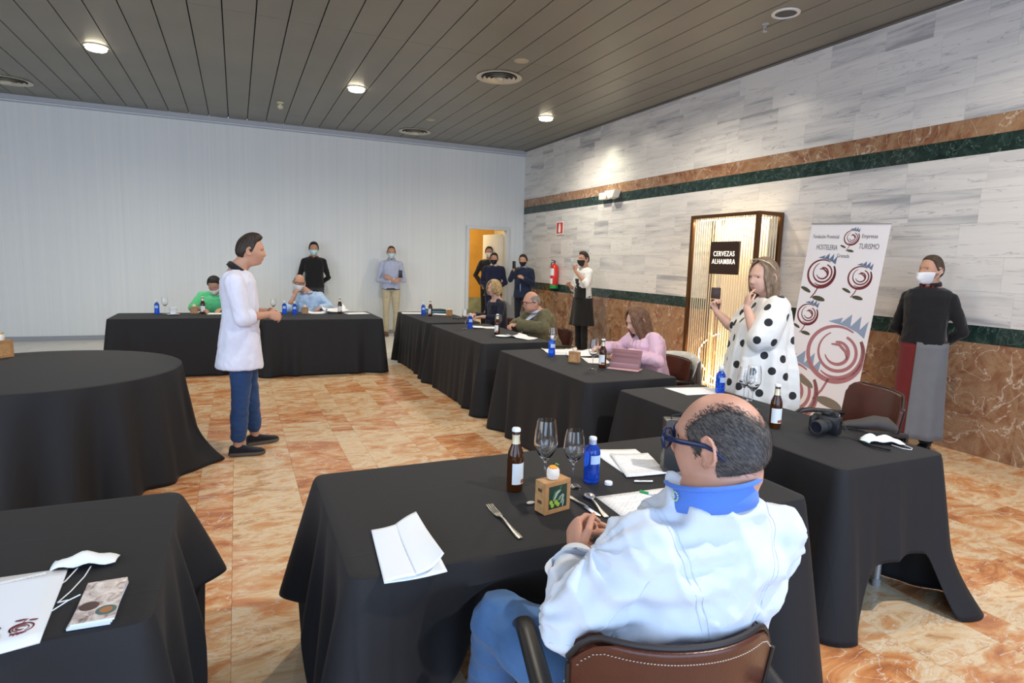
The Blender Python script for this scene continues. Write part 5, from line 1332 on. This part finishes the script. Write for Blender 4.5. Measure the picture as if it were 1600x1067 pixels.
# seams on shoulder and sleeve
from mathutils.bvhtree import BVHTree
bv_ = BVHTree.FromPolygons([v.co.copy() for v in jk.data.vertices], [tuple(p.vertices) for p in jk.data.polygons])
SEAM = fabric('seam_shading', (.55, .59, .66))  # stitched seams in a greyer jacket tone, seam shading put into the colour
def seam_loop(c, axis, a0=0, a1=360, n=70, r=.0011, reach=.35):
    axis = Vector(axis).normalized(); u = axis.orthogonal().normalized(); v = axis.cross(u); pts = []
    for k in range(n+1):
        a = R(a0+(a1-a0)*k/n); d = u*math.cos(a)+v*math.sin(a); hit = bv_.ray_cast(c+d*reach, -d)
        if hit[0] is not None: pts.append(hit[0]+hit[1]*.0004)
    g = MB(); run = [pts[0]]
    for p_ in pts[1:]:
        if (p_-run[-1]).length < .05: run.append(p_)
        else:
            if len(run) > 3: g.tube(run, r, 6)
            run = [p_]
    if len(run) > 3: g.tube(run, r, 6)
    return g.build('seam', SEAM, jk)
for s in 'lr':
    S, nk_ = P['s'+s], P['nk']; ax_ = (S-nk_); ax_.z *= .5
    for q_ in (.70, .63): seam_loop(nk_.lerp(S, q_)+Vector((0, 0, -.02)), ax_, reach=.24)
seam_loop(P['pel'].lerp(P['nk'], .45), Vector((0, .12, 1)))
S_, E2 = P['sl'], P['el']
seam_pts = []
for k in range(30):
    c_ = S_.lerp(E2, .10+.85*k/29); d_ = Vector((-.25, -.95, -.15)).normalized(); hit = bv_.ray_cast(c_+d_*.3, -d_)
    if hit[0] is not None and (not seam_pts or (hit[0]-seam_pts[-1]).length < .04): seam_pts.append(hit[0]+hit[1]*.0004)
g = MB(); g.tube(seam_pts, .0011, 6); g.build('seam', SEAM, jk)
# blue standing collar
BC = fabric('blue_collar', (.085, .20, .62)); n = 40; rows = []; nkp = P['nk']+Vector((0, .006, .008))
for j, (dr, dz) in enumerate(((.006, -.016), (.002, .008), (-.004, .034), (.001, .039), (.006, .034))):
    row = []
    for k in range(n):
        a = .45+(2*PI-.9)*k/(n-1); row.append((math.sin(a)*(.095+dr), math.cos(a)*(.094+dr)+0, dz-.020*math.cos(a)))
    rows.append(row)
g = MB(); grid_to(g, np.array(rows), False, Matrix.Translation(nkp) @ Matrix.Rotation(R(12), 4, 'Z')); o = g.build('collar', BC, t); sd = o.modifiers.new('t', 'SOLIDIFY'); sd.thickness = .004; sd.offset = 1
# ring of gold stars embroidered on the collar
Mc = Matrix.Translation(nkp) @ Matrix.Rotation(R(12), 4, 'Z'); ac = 2*PI-1.25; g = MB()
cen = Vector((math.sin(ac)*.0995, math.cos(ac)*.0985, .018-.020*math.cos(ac))); nrm_ = Vector((math.sin(ac), math.cos(ac), 0)); tan_ = Vector((0, 0, 1)).cross(nrm_)
for k in range(12):
    b = 2*PI*k/12; c_ = cen+tan_*.0095*math.cos(b)+Vector((0, 0, 1))*.0095*math.sin(b); g.ball(c_, .0018, 6)
g.xform(Mc); g.build('star_ring', mat('gold_thread', (.55, .62, .25), .5), o)
g = MB(); bp_ = nkp+Vector((-.072, .098, -.028)); g.lathe([(0, .006), (.006, .006), (.0085, .003), (.0085, 0), (0, 0)], 16, bp_, Matrix.Rotation(R(-50), 3, 'X') @ Matrix.Rotation(R(-30), 3, 'Y')); g.build('button', CAPW, t)
trousers(t, P, fabric('faded_jeans', (.060, .14, .30), var=.25), 1.2, r=(.092, .086, .075), length=.98, belly=.05)
shoes(t, P, mat('pale_sneaker', (.55, .53, .50), .6), mat('sneaker_sole', (.7, .68, .65), .6), (R(-8), R(-4)))

# ---- woman in the polka dot dress
J = stand_J(1.67)
J.update(nk=(0, 0, 1.40), hd=(0.01, .05, 1.535), sl=(-.165, 0, 1.335), sr=(.165, 0, 1.335), er=(.255, .13, 1.115), wr=(.335, .27, 1.255), el=(-.235, .13, 1.085), wl=(-.105, .185, 1.325))
t, P, Mh = figure('standing woman in a white dress with black polka dots, holding up a phone', (3.43, 3.19, 0), R(62), J, SK_B, girth=1.12, belly=.03, vox=.005, head=(R(26), R(-6), 0), fat=.5, headscale=1.04,
    hands=dict(r=dict(d=(.10, .35, .90), pn=(-.75, -.5, .2), curls=[.9, .9, .9, .9], thumb=.8, s=.92), l=dict(d=(.38, -.12, .9), pn=(.2, -.95, .1), curls=[.25, .3, .4, .5], spread=.3, s=.92)))
face_bits(t, Mh, H_LB); o = long_hair(t, Mh, H_LB, length=.20, wide=.100, back=.112, face=.85, seed=2)
mb = MB(); q_ = 1.1
torso_loft(mb, P['pel'], P['nk'], (1, 0, 0), [(-.75, .30, .26, .03), (-.40, .295, .25, .03), (0, .275, .225, .03), (.30, .245, .195, .035), (.60, .235, .180, .03), (.82, .215, .125, 0), (.93, .14, .10, 0), (1.0, .085, .075, 0)], n=32, fwdv=(0, 1, 0))
for s in 'lr':
    S, E = P['s'+s], P['e'+s]; mb.chain([S, S.lerp(E, .4), S.lerp(E, .82)], [.085, .100, .098], 18); mb.chain([S, S.lerp(P['nk'], .7)+Vector((0, 0, -.02))], [.08, .05], 14)
def dress_folds(co):
    z = co[:, 2]; an = np.arctan2(co[:, 0], co[:, 1]); k = np.clip((1.35-z)/.5, 0, 1); return .016*k*np.sin(an*9+z*3)+.008*k*np.sin(an*17+1)+folds(.005, (6, 6, 4), 8)(co)
def dotmat():
    m = bpy.data.materials.new('polka_dot_cloth'); m.use_nodes = True; N, L = nt(m); b = N['Principled BSDF']; b.inputs['Roughness'].default_value = .8; b.inputs['Sheen Weight'].default_value = .1
    a = N.new('ShaderNodeAttribute'); a.attribute_name = 'dot'; r = N.new('ShaderNodeMapRange'); r.inputs[1].default_value = .0265; r.inputs[2].default_value = .028; L.new(a.outputs['Fac'], r.inputs[0])
    mx = N.new('ShaderNodeMix'); mx.data_type = 'RGBA'; L.new(r.outputs[0], mx.inputs[0]); mx.inputs[6].default_value = (.012, .012, .014, 1); mx.inputs[7].default_value = (.74, .72, .68, 1); L.new(mx.outputs[2], b.inputs['Base Color']); return m
dr = voxel(mb, 'dress', dotmat(), t, .008, 5, dress_folds)
n = len(dr.data.vertices); co = np.empty(n*3); dr.data.vertices.foreach_get('co', co); co = co.reshape(-1, 3)
rs = np.random.RandomState(5); best = np.full(n, 9.0); picks = []; dmin = .116
order = rs.permutation(n)
for i in order:
    if not picks or np.min(np.linalg.norm(np.array(picks)-co[i], axis=1)) > dmin: picks.append(co[i])
for c in picks: best = np.minimum(best, np.linalg.norm(co-c, axis=1))
at = dr.data.attributes.new('dot', 'FLOAT', 'POINT'); at.data.foreach_set('value', best)
trousers(t, P, fabric('black_trousers', (.012, .012, .014)), 1.05, length=.96); shoes(t, P, BSHOE, SOLE)
g = MB(); g.tube([(-.094, -.01, .055), (-.086, .030, .098), (-.055, .058, .122), (0, .066, .130), (.055, .058, .122), (.086, .030, .098), (.094, -.01, .055)], .0032, 8); g.xform(Mh); g.build('raised_glasses', mat('glasses_gold', (.75, .65, .45), .25, .6), t)
Rt = Matrix.Rotation(R(62), 3, 'Z'); B0 = Vector((3.43, 3.19, 0))
hp_ = B0+Rt @ Vector((.345, .285, 1.365))
ph = thing('mobile_phone', 'brown flip-cased phone held up by the woman in the polka-dot dress', 'phone', hp_, R(62+55))
g = MB(); g.box((0, 0, .035), (.074, .010, .085), bev=.004); g.build('phone_body', mat('phone_case', (.05, .025, .02), .4), ph)
g = MB(); g.box((0, -.006, -.05), (.074, .006, .075), Matrix.Rotation(R(6), 3, 'X'), .002); g.build('case_flap', mat('case_leather', (.09, .035, .02), .5), ph)

# ---- waiter with the long grey apron
J = stand_J(1.745); J.update(sl=(-.165, -.01, 1.375), sr=(.165, -.01, 1.375), el=(-.265, -.06, 1.10), er=(.265, -.06, 1.10), wl=(-.09, -.19, .98), wr=(.09, -.20, .96))
t, P, Mh = figure('waiter in black shirt, white mask and long grey and red apron, hands behind him', (5.60, 3.43, 0), R(104), J, SK_A, vox=.007, head=(R(-26), 0, 0), hands=dict(l=dict(pn=(0, -1, 0)), r=dict(pn=(0, -1, 0))))
face_bits(t, Mh, H_SB, mask=M_WHITE, masks='ffp'); hair_obj(t, Mh, 'crop', H_SB)
BS = fabric('black_shirt', (.012, .012, .014)); shirt(t, P, BS, 1.0, .015, r=(.068, .045), upto=(.93, .93), hem=.04, amp=.006, seed=5)
collar(t, Matrix(), P['nk']+Vector((0, .005, -.006)), BS, r=.064, h=.04, open_=.5)
g = MB()
for s in (-1, 1): g.tube([(0, 0, 0), (s*.02, .0, .0), (s*.048, 0, .0)], [(.006, .007), (.006, .009), (.006, .018)], 10, upd=(0, 1, 0))
g.xform(Matrix.Translation(P['nk']+Vector((0, .078, -.012)))); g.build('bow_tie', fabric('bow_red', (.14, .012, .012)), t)
def skirt(t, z0, z1, r0, r1, mats_, split, nm, seed=1, a0=-PI, a1=PI, dy=0.0, nf=7):
    n = 90; m = 16; g = MB(); rows = []
    for j in range(m+1):
        u = j/m; row = []
        for k in range(n+1):
            a = a0+(a1-a0)*k/n; f = 1+(.03+.05*u)*math.sin(a*nf+seed)*u
            row.append((math.sin(a)*(r0[0]*(1-u)+r1[0]*u)*f, dy+math.cos(a)*(r0[1]*(1-u)+r1[1]*u)*f, z0+(z1-z0)*u))
        rows.append(row)
    grid_to(g, np.array(rows), False)
    o = g.build(nm, mats_, t); sd = o.modifiers.new('t', 'SOLIDIFY'); sd.thickness = .004; return o
skirt(t, .985, .14, (.185, .135), (.205, .17), fabric('apron_red', (.16, .018, .02)), None, 'red_under_apron', 2, a0=-.1, a1=2.6)
skirt(t, .995, .13, (.190, .142), (.212, .178), fabric('apron_grey', (.16, .165, .175), .9), None, 'grey_apron', 1, a0=-2.9, a1=.05)
trousers(t, P, fabric('black_trousers', (.012, .012, .014)), .95); shoes(t, P, BSHOE, SOLE)

# ---- man photographing with his phone, white shirt and black apron
J = stand_J(1.79); J.update(el=(-.26, .10, 1.22), wl=(-.09, .24, 1.46), er=(.24, .05, 1.12), wr=(.12, .22, 1.20), hd=(0, .02, 1.665))
t, P, Mh = figure('man in a white shirt and long black apron filming by the marble wall', (5.60, 9.38, 0), R(92), J, SK_A, vox=.007, head=(R(6), 0, 0), hands=dict(l=dict(d=(.25, .2, .95), pn=(.3, -.9, .1), curls=[.8]*4), r=dict(d=(-.3, .7, .3), pn=(-.6, -.3, -.5))))
face_bits(t, Mh, H_DK, mask=M_BLACK); hair_obj(t, Mh, 'quiff', H_DK)
shirt(t, P, fabric('white_shirt', (.74, .74, .72)), 1.0, .02, r=(.068, .055), upto=(.60, .62), hem=-.15, amp=.010, seed=7)
BA = fabric('black_apron', (.014, .014, .014)); skirt(t, 1.32, .98, (.165, .150), (.205, .165), BA, None, 'apron_bib', 3, a0=-1.2, a1=1.3, nf=3); skirt(t, .99, .50, (.200, .165), (.235, .21), BA, None, 'apron_skirt', 4, a0=-2.3, a1=2.2)
trousers(t, P, fabric('black_trousers', (.012, .012, .014)), 1.0); shoes(t, P, BSHOE, SOLE)
def phone_at(label, loc, yaw, P_, col, off, rx=0.0):
    Rr = Matrix.Rotation(yaw, 3, 'Z'); p = Vector(loc)+Rr @ Vector(off); ph = thing('mobile_phone', label, 'phone', p, yaw)
    g = MB(); g.box((0, 0, 0), (.075, .009, .15), bev=.004); g.build('phone_body', col, ph); g = MB(); g.box((0, -.0052, 0), (.068, .001, .14)); g.build('screen', mat('phone_screen', (.02, .02, .025), .08), ph, False)
    return ph
phone_at('pale phone held in front of the face of the man in the black apron', (5.60, 9.38, 0), R(92), P, mat('phone_pale', (.55, .6, .62), .3), (-.03, .275, 1.60))

# ---- standing men along the white wall
J = stand_J(1.83); J.update(el=(-.27, -.05, 1.17), er=(.27, -.05, 1.17), wl=(-.08, -.13, 1.02), wr=(.08, -.14, 1.0))
t, P, Mh = figure('masked young man in a black shirt standing against the white wall', (1.36, 12.38, 0), R(176), J, SK_A, vox=.008)
face_bits(t, Mh, H_BL, mask=M_BLUE); hair_obj(t, Mh, 'short', H_BL); shirt(t, P, BS, 1.02, .01, upto=(.95, .95), hem=-.05, seed=9); collar(t, Matrix(), P['nk'], fabric('red_collar', (.12, .02, .02)), h=.02)
trousers(t, P, fabric('charcoal_trousers', (.05, .05, .055)), 1.0); shoes(t, P, BSHOE, SOLE)
J = stand_J(1.81); J.update(el=(-.265, .02, 1.13), er=(.265, .02, 1.13), wl=(.03, .20, 1.17), wr=(-.05, .215, 1.12))
t, P, Mh = figure('masked man with crossed arms, pale blue shirt and beige trousers, by the white wall', (2.86, 12.38, 0), R(170), J, SK_A, vox=.008, hands=dict(l=dict(d=(.9, .1, .35), pn=(0, -1, 0)), r=dict(d=(-.95, .1, .2), pn=(0, -1, 0))))
face_bits(t, Mh, H_SB, mask=M_BLUE); hair_obj(t, Mh, 'crop', H_SB); LBs = fabric('pale_blue_shirt', (.42, .46, .62)); shirt(t, P, LBs, 1.0, .01, upto=(.88, .88), hem=-.06, seed=10); collar(t, Matrix(), P['nk'], LBs, h=.03)
g = MB(); g.tube([(.180*math.sin(2*PI*k/32), .135*math.cos(2*PI*k/32), .965) for k in range(33)], [(.018, .004)]*33, 8, upd=(0, 0, 1), cap=False); g.build('belt', BSHOE, t)
trousers(t, P, fabric('beige_trousers', (.50, .44, .31)), 1.0, top=.05); shoes(t, P, mat('brown_shoe', (.12, .06, .03), .5), SOLE)
ph = phone_at('dark phone in the hand of the man with crossed arms', (2.86, 12.38, 0), R(170), P, BLACKP, (-.17, .235, 1.27))

# ---- men in and beside the doorway
NV = fabric('navy_suit', (.012, .016, .045)); 
J = stand_J(1.745, w=1.02); J.update(wl=(-.06, .17, .98), wr=(.07, .18, .98), el=(-.26, .0, 1.12), er=(.26, .0, 1.12))
t, P, Mh = figure('man in a navy suit, dark tie and black mask standing in the doorway', (5.13, 12.42, 0), R(150), J, SK_A, vox=.008, head=(R(6), 0, 0), hands=dict(l=dict(pn=(0, -.9, -.3)), r=dict(pn=(0, -.9, -.3))))
face_bits(t, Mh, H_DK, mask=M_BLACK); hair_obj(t, Mh, 'short', H_DK); shirt(t, P, NV, 1.02, .02, r=(.072, .05), upto=(.97, .97), hem=-.24, flarex=.01, name='suit_jacket', seed=11)
def shirtfront(t, P, shirtcol, tie=None, y=.128, z0=1.44, z1=1.12, w0=.055):
    def vpanel(ww, yy, zt, zb, nm, m_, w2=.006):
        g = MB(); rows = []
        for j in range(8):
            u = j/7; z = zt+(zb-zt)*u; d = yy*(.50+.50*min(1, u*1.7)); w_ = ww*(1-u)+w2*u; rows.append([(x*w_, d+.012-abs(x)*.012, z) for x in (-1, -.5, 0, .5, 1)])
        grid_to(g, np.array(rows), False); o = g.build(nm, m_, t); sd = o.modifiers.new('t', 'SOLIDIFY'); sd.thickness = .004; return o
    vpanel(w0, y, z0, z1, 'shirt_front', shirtcol); 
    if tie: vpanel(.018, y+.008, z0-.02, z1+.02, 'tie', tie, .014)
WS = fabric('dress_shirt', (.7, .72, .76)); shirtfront(t, P, WS, fabric('dark_tie', (.01, .01, .012)), z0=1.46, z1=1.16); collar(t, Matrix(), P['nk'], WS, h=.032, open_=.6)
trousers(t, P, NV, 1.0); shoes(t, P, BSHOE, SOLE)
J = stand_J(1.90); J.update(er=(.30, -.02, 1.24), wr=(.17, .12, 1.05))
t, P, Mh = figure('man in dark grey partly hidden behind the navy-suited man in the doorway', (5.38, 13.35, 0), R(160), J, SK_A, vox=.009, hands={})
face_bits(t, Mh, H_BL, mask=M_WHITE); hair_obj(t, Mh, 'short', H_BL); DG = fabric('dark_grey_suit', (.025, .023, .022)); shirt(t, P, DG, 1.02, .01, r=(.07, .05), upto=(.97, .97), hem=-.25, name='jacket', seed=12); trousers(t, P, DG, 1.0); shoes(t, P, BSHOE, SOLE)
J = stand_J(1.725); J.update(er=(.25, .10, 1.20), wr=(.13, .25, 1.38), el=(-.25, .03, 1.13), wl=(-.10, .22, 1.24))
t, P, Mh = figure('man in navy blazer and black mask taking a photo in the corner', (5.55, 11.8, 0), R(135), J, SK_A, vox=.008, head=(R(2), R(-3), 0), hands=dict(r=dict(d=(-.2, .3, .9), pn=(-.5, -.8, .1), curls=[.8]*4), l=dict(pn=(.7, -.4, -.4))))
face_bits(t, Mh, H_DK, mask=M_BLACK); hair_obj(t, Mh, 'short', H_DK); shirt(t, P, fabric('navy_blazer', (.014, .022, .05)), 1.03, .02, r=(.072, .052), upto=(.95, .95), hem=-.22, flarex=.008, name='blazer', seed=13)
LB2 = fabric('sky_shirt', (.25, .36, .58)); shirtfront(t, P, LB2, None, z0=1.44, z1=.95, w0=.06, y=.15); collar(t, Matrix(), P['nk'], LB2, h=.03); trousers(t, P, fabric('dark_jeans', (.012, .014, .022)), 1.0); shoes(t, P, BSHOE, SOLE)
phone_at('black phone held up by the man in the navy blazer', (5.55, 11.8, 0), R(135), P, BLACKP, (.10, .30, 1.52))

# ---- people seated behind the tables
def seated(label, loc, yaw, J, sk, **k): return figure(label, (loc[0], loc[1], 0), yaw, J, sk, **k)
def seat_under(loc, yaw, label):
    c = copy_tree(c2, None, label); c.location = (loc[0], loc[1], 0); c.rotation_euler = (0, 0, yaw); c.scale = (1, 1, .84); return c
J = sit_J(.92, lean=.22); J.update(hd=(0, .36, 1.14), nk=(0, .24, 1.015), wl=(-.10, .44, .80), wr=(.14, .50, .80), el=(-.30, .30, .79), er=(.30, .30, .79), sl=(-.18, .20, .96), sr=(.18, .20, .96))
t, P, Mh = seated('seated man in a green polo shirt and mask, bent over the far left table', (-.27, 10.05), R(176), J, SK_A, vox=.008, head=(R(-12), R(-38), 0), hands=dict(l=dict(d=(.5, .8, -.1)), r=dict(d=(-.3, .9, -.1))))
face_bits(t, Mh, H_BL, mask=M_WHITE); hair_obj(t, Mh, 'short', H_BL); GP = fabric('green_polo', (.13, .60, .26)); shirt(t, P, GP, 1.08, .03, r=(.072, .062), upto=(.46, .46), hem=-.2, seed=14); collar(t, Matrix.Rotation(R(-30), 4, 'X'), P['nk'], GP, h=.025)
trousers(t, P, fabric('khaki_trousers', (.25, .2, .12)), 1.0); shoes(t, P, BSHOE, SOLE); seat_under((-.27, 10.12), R(176), 'armchair under the man in the green polo shirt')
J = sit_J(1.0, lean=.10); J.update(nk=(.03, .12, 1.015), hd=(.14, .18, 1.175), sl=(-.15, .08, .955), sr=(.19, .12, .915), er=(.30, .34, .79), wr=(.20, .31, .98), el=(-.30, .20, .79), wl=(-.18, .42, .80))
t, P, Mh = seated('seated bald man in a pale blue shirt resting his masked face on his hand', (1.03, 10.05), R(172), J, SK_A, girth=1.08, belly=.04, vox=.008, head=(R(6), R(-12), R(-6)), hands=dict(r=dict(d=(-.25, -.15, .9), pn=(-.5, -.7, .2), curls=[.7, .8, .9, 1.0]), l={}))
face_bits(t, Mh, H_GR, mask=M_WHITE); hair_obj(t, Mh, 'bald', H_GR); eyeglasses(t, Mh, mat('glasses_dark', (.02, .02, .02), .3)); LB3 = fabric('light_blue_shirt', (.38, .52, .72)); shirt(t, P, LB3, 1.1, .05, r=(.074, .06), upto=(.9, .48), hem=-.2, amp=.012, seed=15); collar(t, Matrix(), P['nk'], LB3, h=.03)
trousers(t, P, fabric('khaki_trousers', (.25, .2, .12)), 1.0); shoes(t, P, BSHOE, SOLE); seat_under((1.03, 10.12), R(172), 'armchair under the bald man in the pale blue shirt')
J = sit_J(.95, w=.88, lean=.06); J.update(wl=(-.12, .36, .80), wr=(.12, .38, .80), el=(-.23, .12, .78), er=(.23, .12, .78))
t, P, Mh = seated('seated blonde woman with wavy hair in a dark navy top', (3.50, 8.22), R(98), J, SK_B, girth=.9, vox=.007, head=(R(10), R(-2), 0), headscale=.98, hands=dict(l=dict(d=(.3, .9, -.1)), r=dict(d=(-.3, .9, -.1))))
face_bits(t, Mh, H_BLONDE); long_hair(t, Mh, H_BLONDE, length=.10, wide=.112, back=.125, face=.60, seed=3, curl=.07)
shirt(t, P, fabric('dark_navy_top', (.012, .014, .030)), .93, .01, r=(.062, .045), upto=(.85, .85), hem=-.2, seed=16, top=.90); trousers(t, P, BS, .92); shoes(t, P, BSHOE, SOLE); seat_under((3.56, 8.22), R(98), 'armchair under the blonde woman in the dark navy top')
J = sit_J(.86, w=1.05, lean=.14); J.update(wl=(-.03, .44, .81), wr=(.06, .46, .80), el=(-.30, .22, .80), er=(.30, .22, .80), hd=(0, .24, 1.09), nk=(0, .15, .965))
t, P, Mh = seated('seated balding man with dark glasses in an olive jacket, hands joined on the table', (3.60, 6.88), R(92), J, SK_C, girth=1.15, belly=.06, vox=.007, head=(R(2), R(-8), 0), fat=.8, headscale=1.14, neckr=.07, hands=dict(l=dict(d=(.6, .8, 0), pn=(.4, 0, -.9), curl=.6), r=dict(d=(-.5, .85, 0), pn=(-.4, 0, -.9), curl=.6)))
face_bits(t, Mh, H_GR); hair_obj(t, Mh, 'bald', H_GR); eyeglasses(t, Mh @ Matrix.Scale(1.05, 4), mat('glasses_maroon', (.05, .01, .01), .3), None, r=(.028, .019)); OL = fabric('olive_jacket', (.13, .115, .06)); shirt(t, P, OL, 1.18, .08, r=(.085, .06), upto=(.93, .93), hem=-.25, amp=.010, name='jacket', seed=17, puff=.02)
WS2 = fabric('pale_shirt', (.55, .62, .78)); shirtfront(t, P, WS2, None, z0=.97, z1=.76, w0=.07, y=.33); collar(t, Matrix(), P['nk']+Vector((0, .01, 0)), WS2, r=.078, h=.035); trousers(t, P, fabric('charcoal_trousers', (.05, .05, .055)), 1.1); shoes(t, P, BSHOE, SOLE); seat_under((3.66, 6.88), R(92), 'armchair under the man in the olive jacket')
J = sit_J(.86, w=.9, lean=.10); J.update(wl=(-.06, .34, .80), wr=(.16, .44, .82), el=(-.27, .14, .76), er=(.26, .20, .80), hd=(0, .19, 1.09), nk=(0, .11, .975))
t, P, Mh = seated('seated woman with long chestnut hair in a pink sweater, reading behind the tablet', (3.52, 4.58), R(86), J, SK_B, girth=.95, vox=.006, head=(R(-2), R(-22), 0), headscale=1.04, hands=dict(l=dict(d=(.4, .9, 0)), r=dict(d=(-.2, .95, .1))))
face_bits(t, Mh, H_BR); long_hair(t, Mh, H_BR, length=.27, wide=.102, back=.115, face=.60, seed=5)
PKS = fabric('pink_sweater', (.74, .50, .62)); shirt(t, P, PKS, 1.02, .01, r=(.074, .060), upto=(.9, .9), hem=-.2, amp=.010, seed=18, puff=.02); trousers(t, P, fabric('blue_trousers', (.04, .07, .15)), .95); shoes(t, P, BSHOE, SOLE)
seat_under((3.60, 4.58), R(86), 'armchair under the woman in the pink sweater')
# pale jacket hung over her chair
n = 24; rows = []
Rr = Matrix.Rotation(R(86), 4, 'Z')
for j in range(12):
    v = j/11; row = []
    for i in range(n):
        u = i/(n-1)*2-1; z = .79-.03*u*u; 
        if v < .45: yy = -.235-.05*math.sin(v*3)+.08*abs(u)**2; zz = .60+(z-.60)*(v/.45)
        else: w_ = (v-.45)/.55; yy = -.31-.03*math.sin(w_*3)+.08*abs(u)**2-.008*math.sin(u*11); zz = z-.55*w_
        row.append((u*.29, yy, zz))
    rows.append(row)
g = MB(); grid_to(g, np.array(rows), False); o = g.build('draped_jacket', fabric('cream_jacket', (.68, .68, .62)), M=Matrix.Translation((3.60, 4.58, 0)) @ Rr); sd = o.modifiers.new('t', 'SOLIDIFY'); sd.thickness = .008
tag(o, 'cream jacket hung over the chair of the woman in the pink sweater', 'jacket')
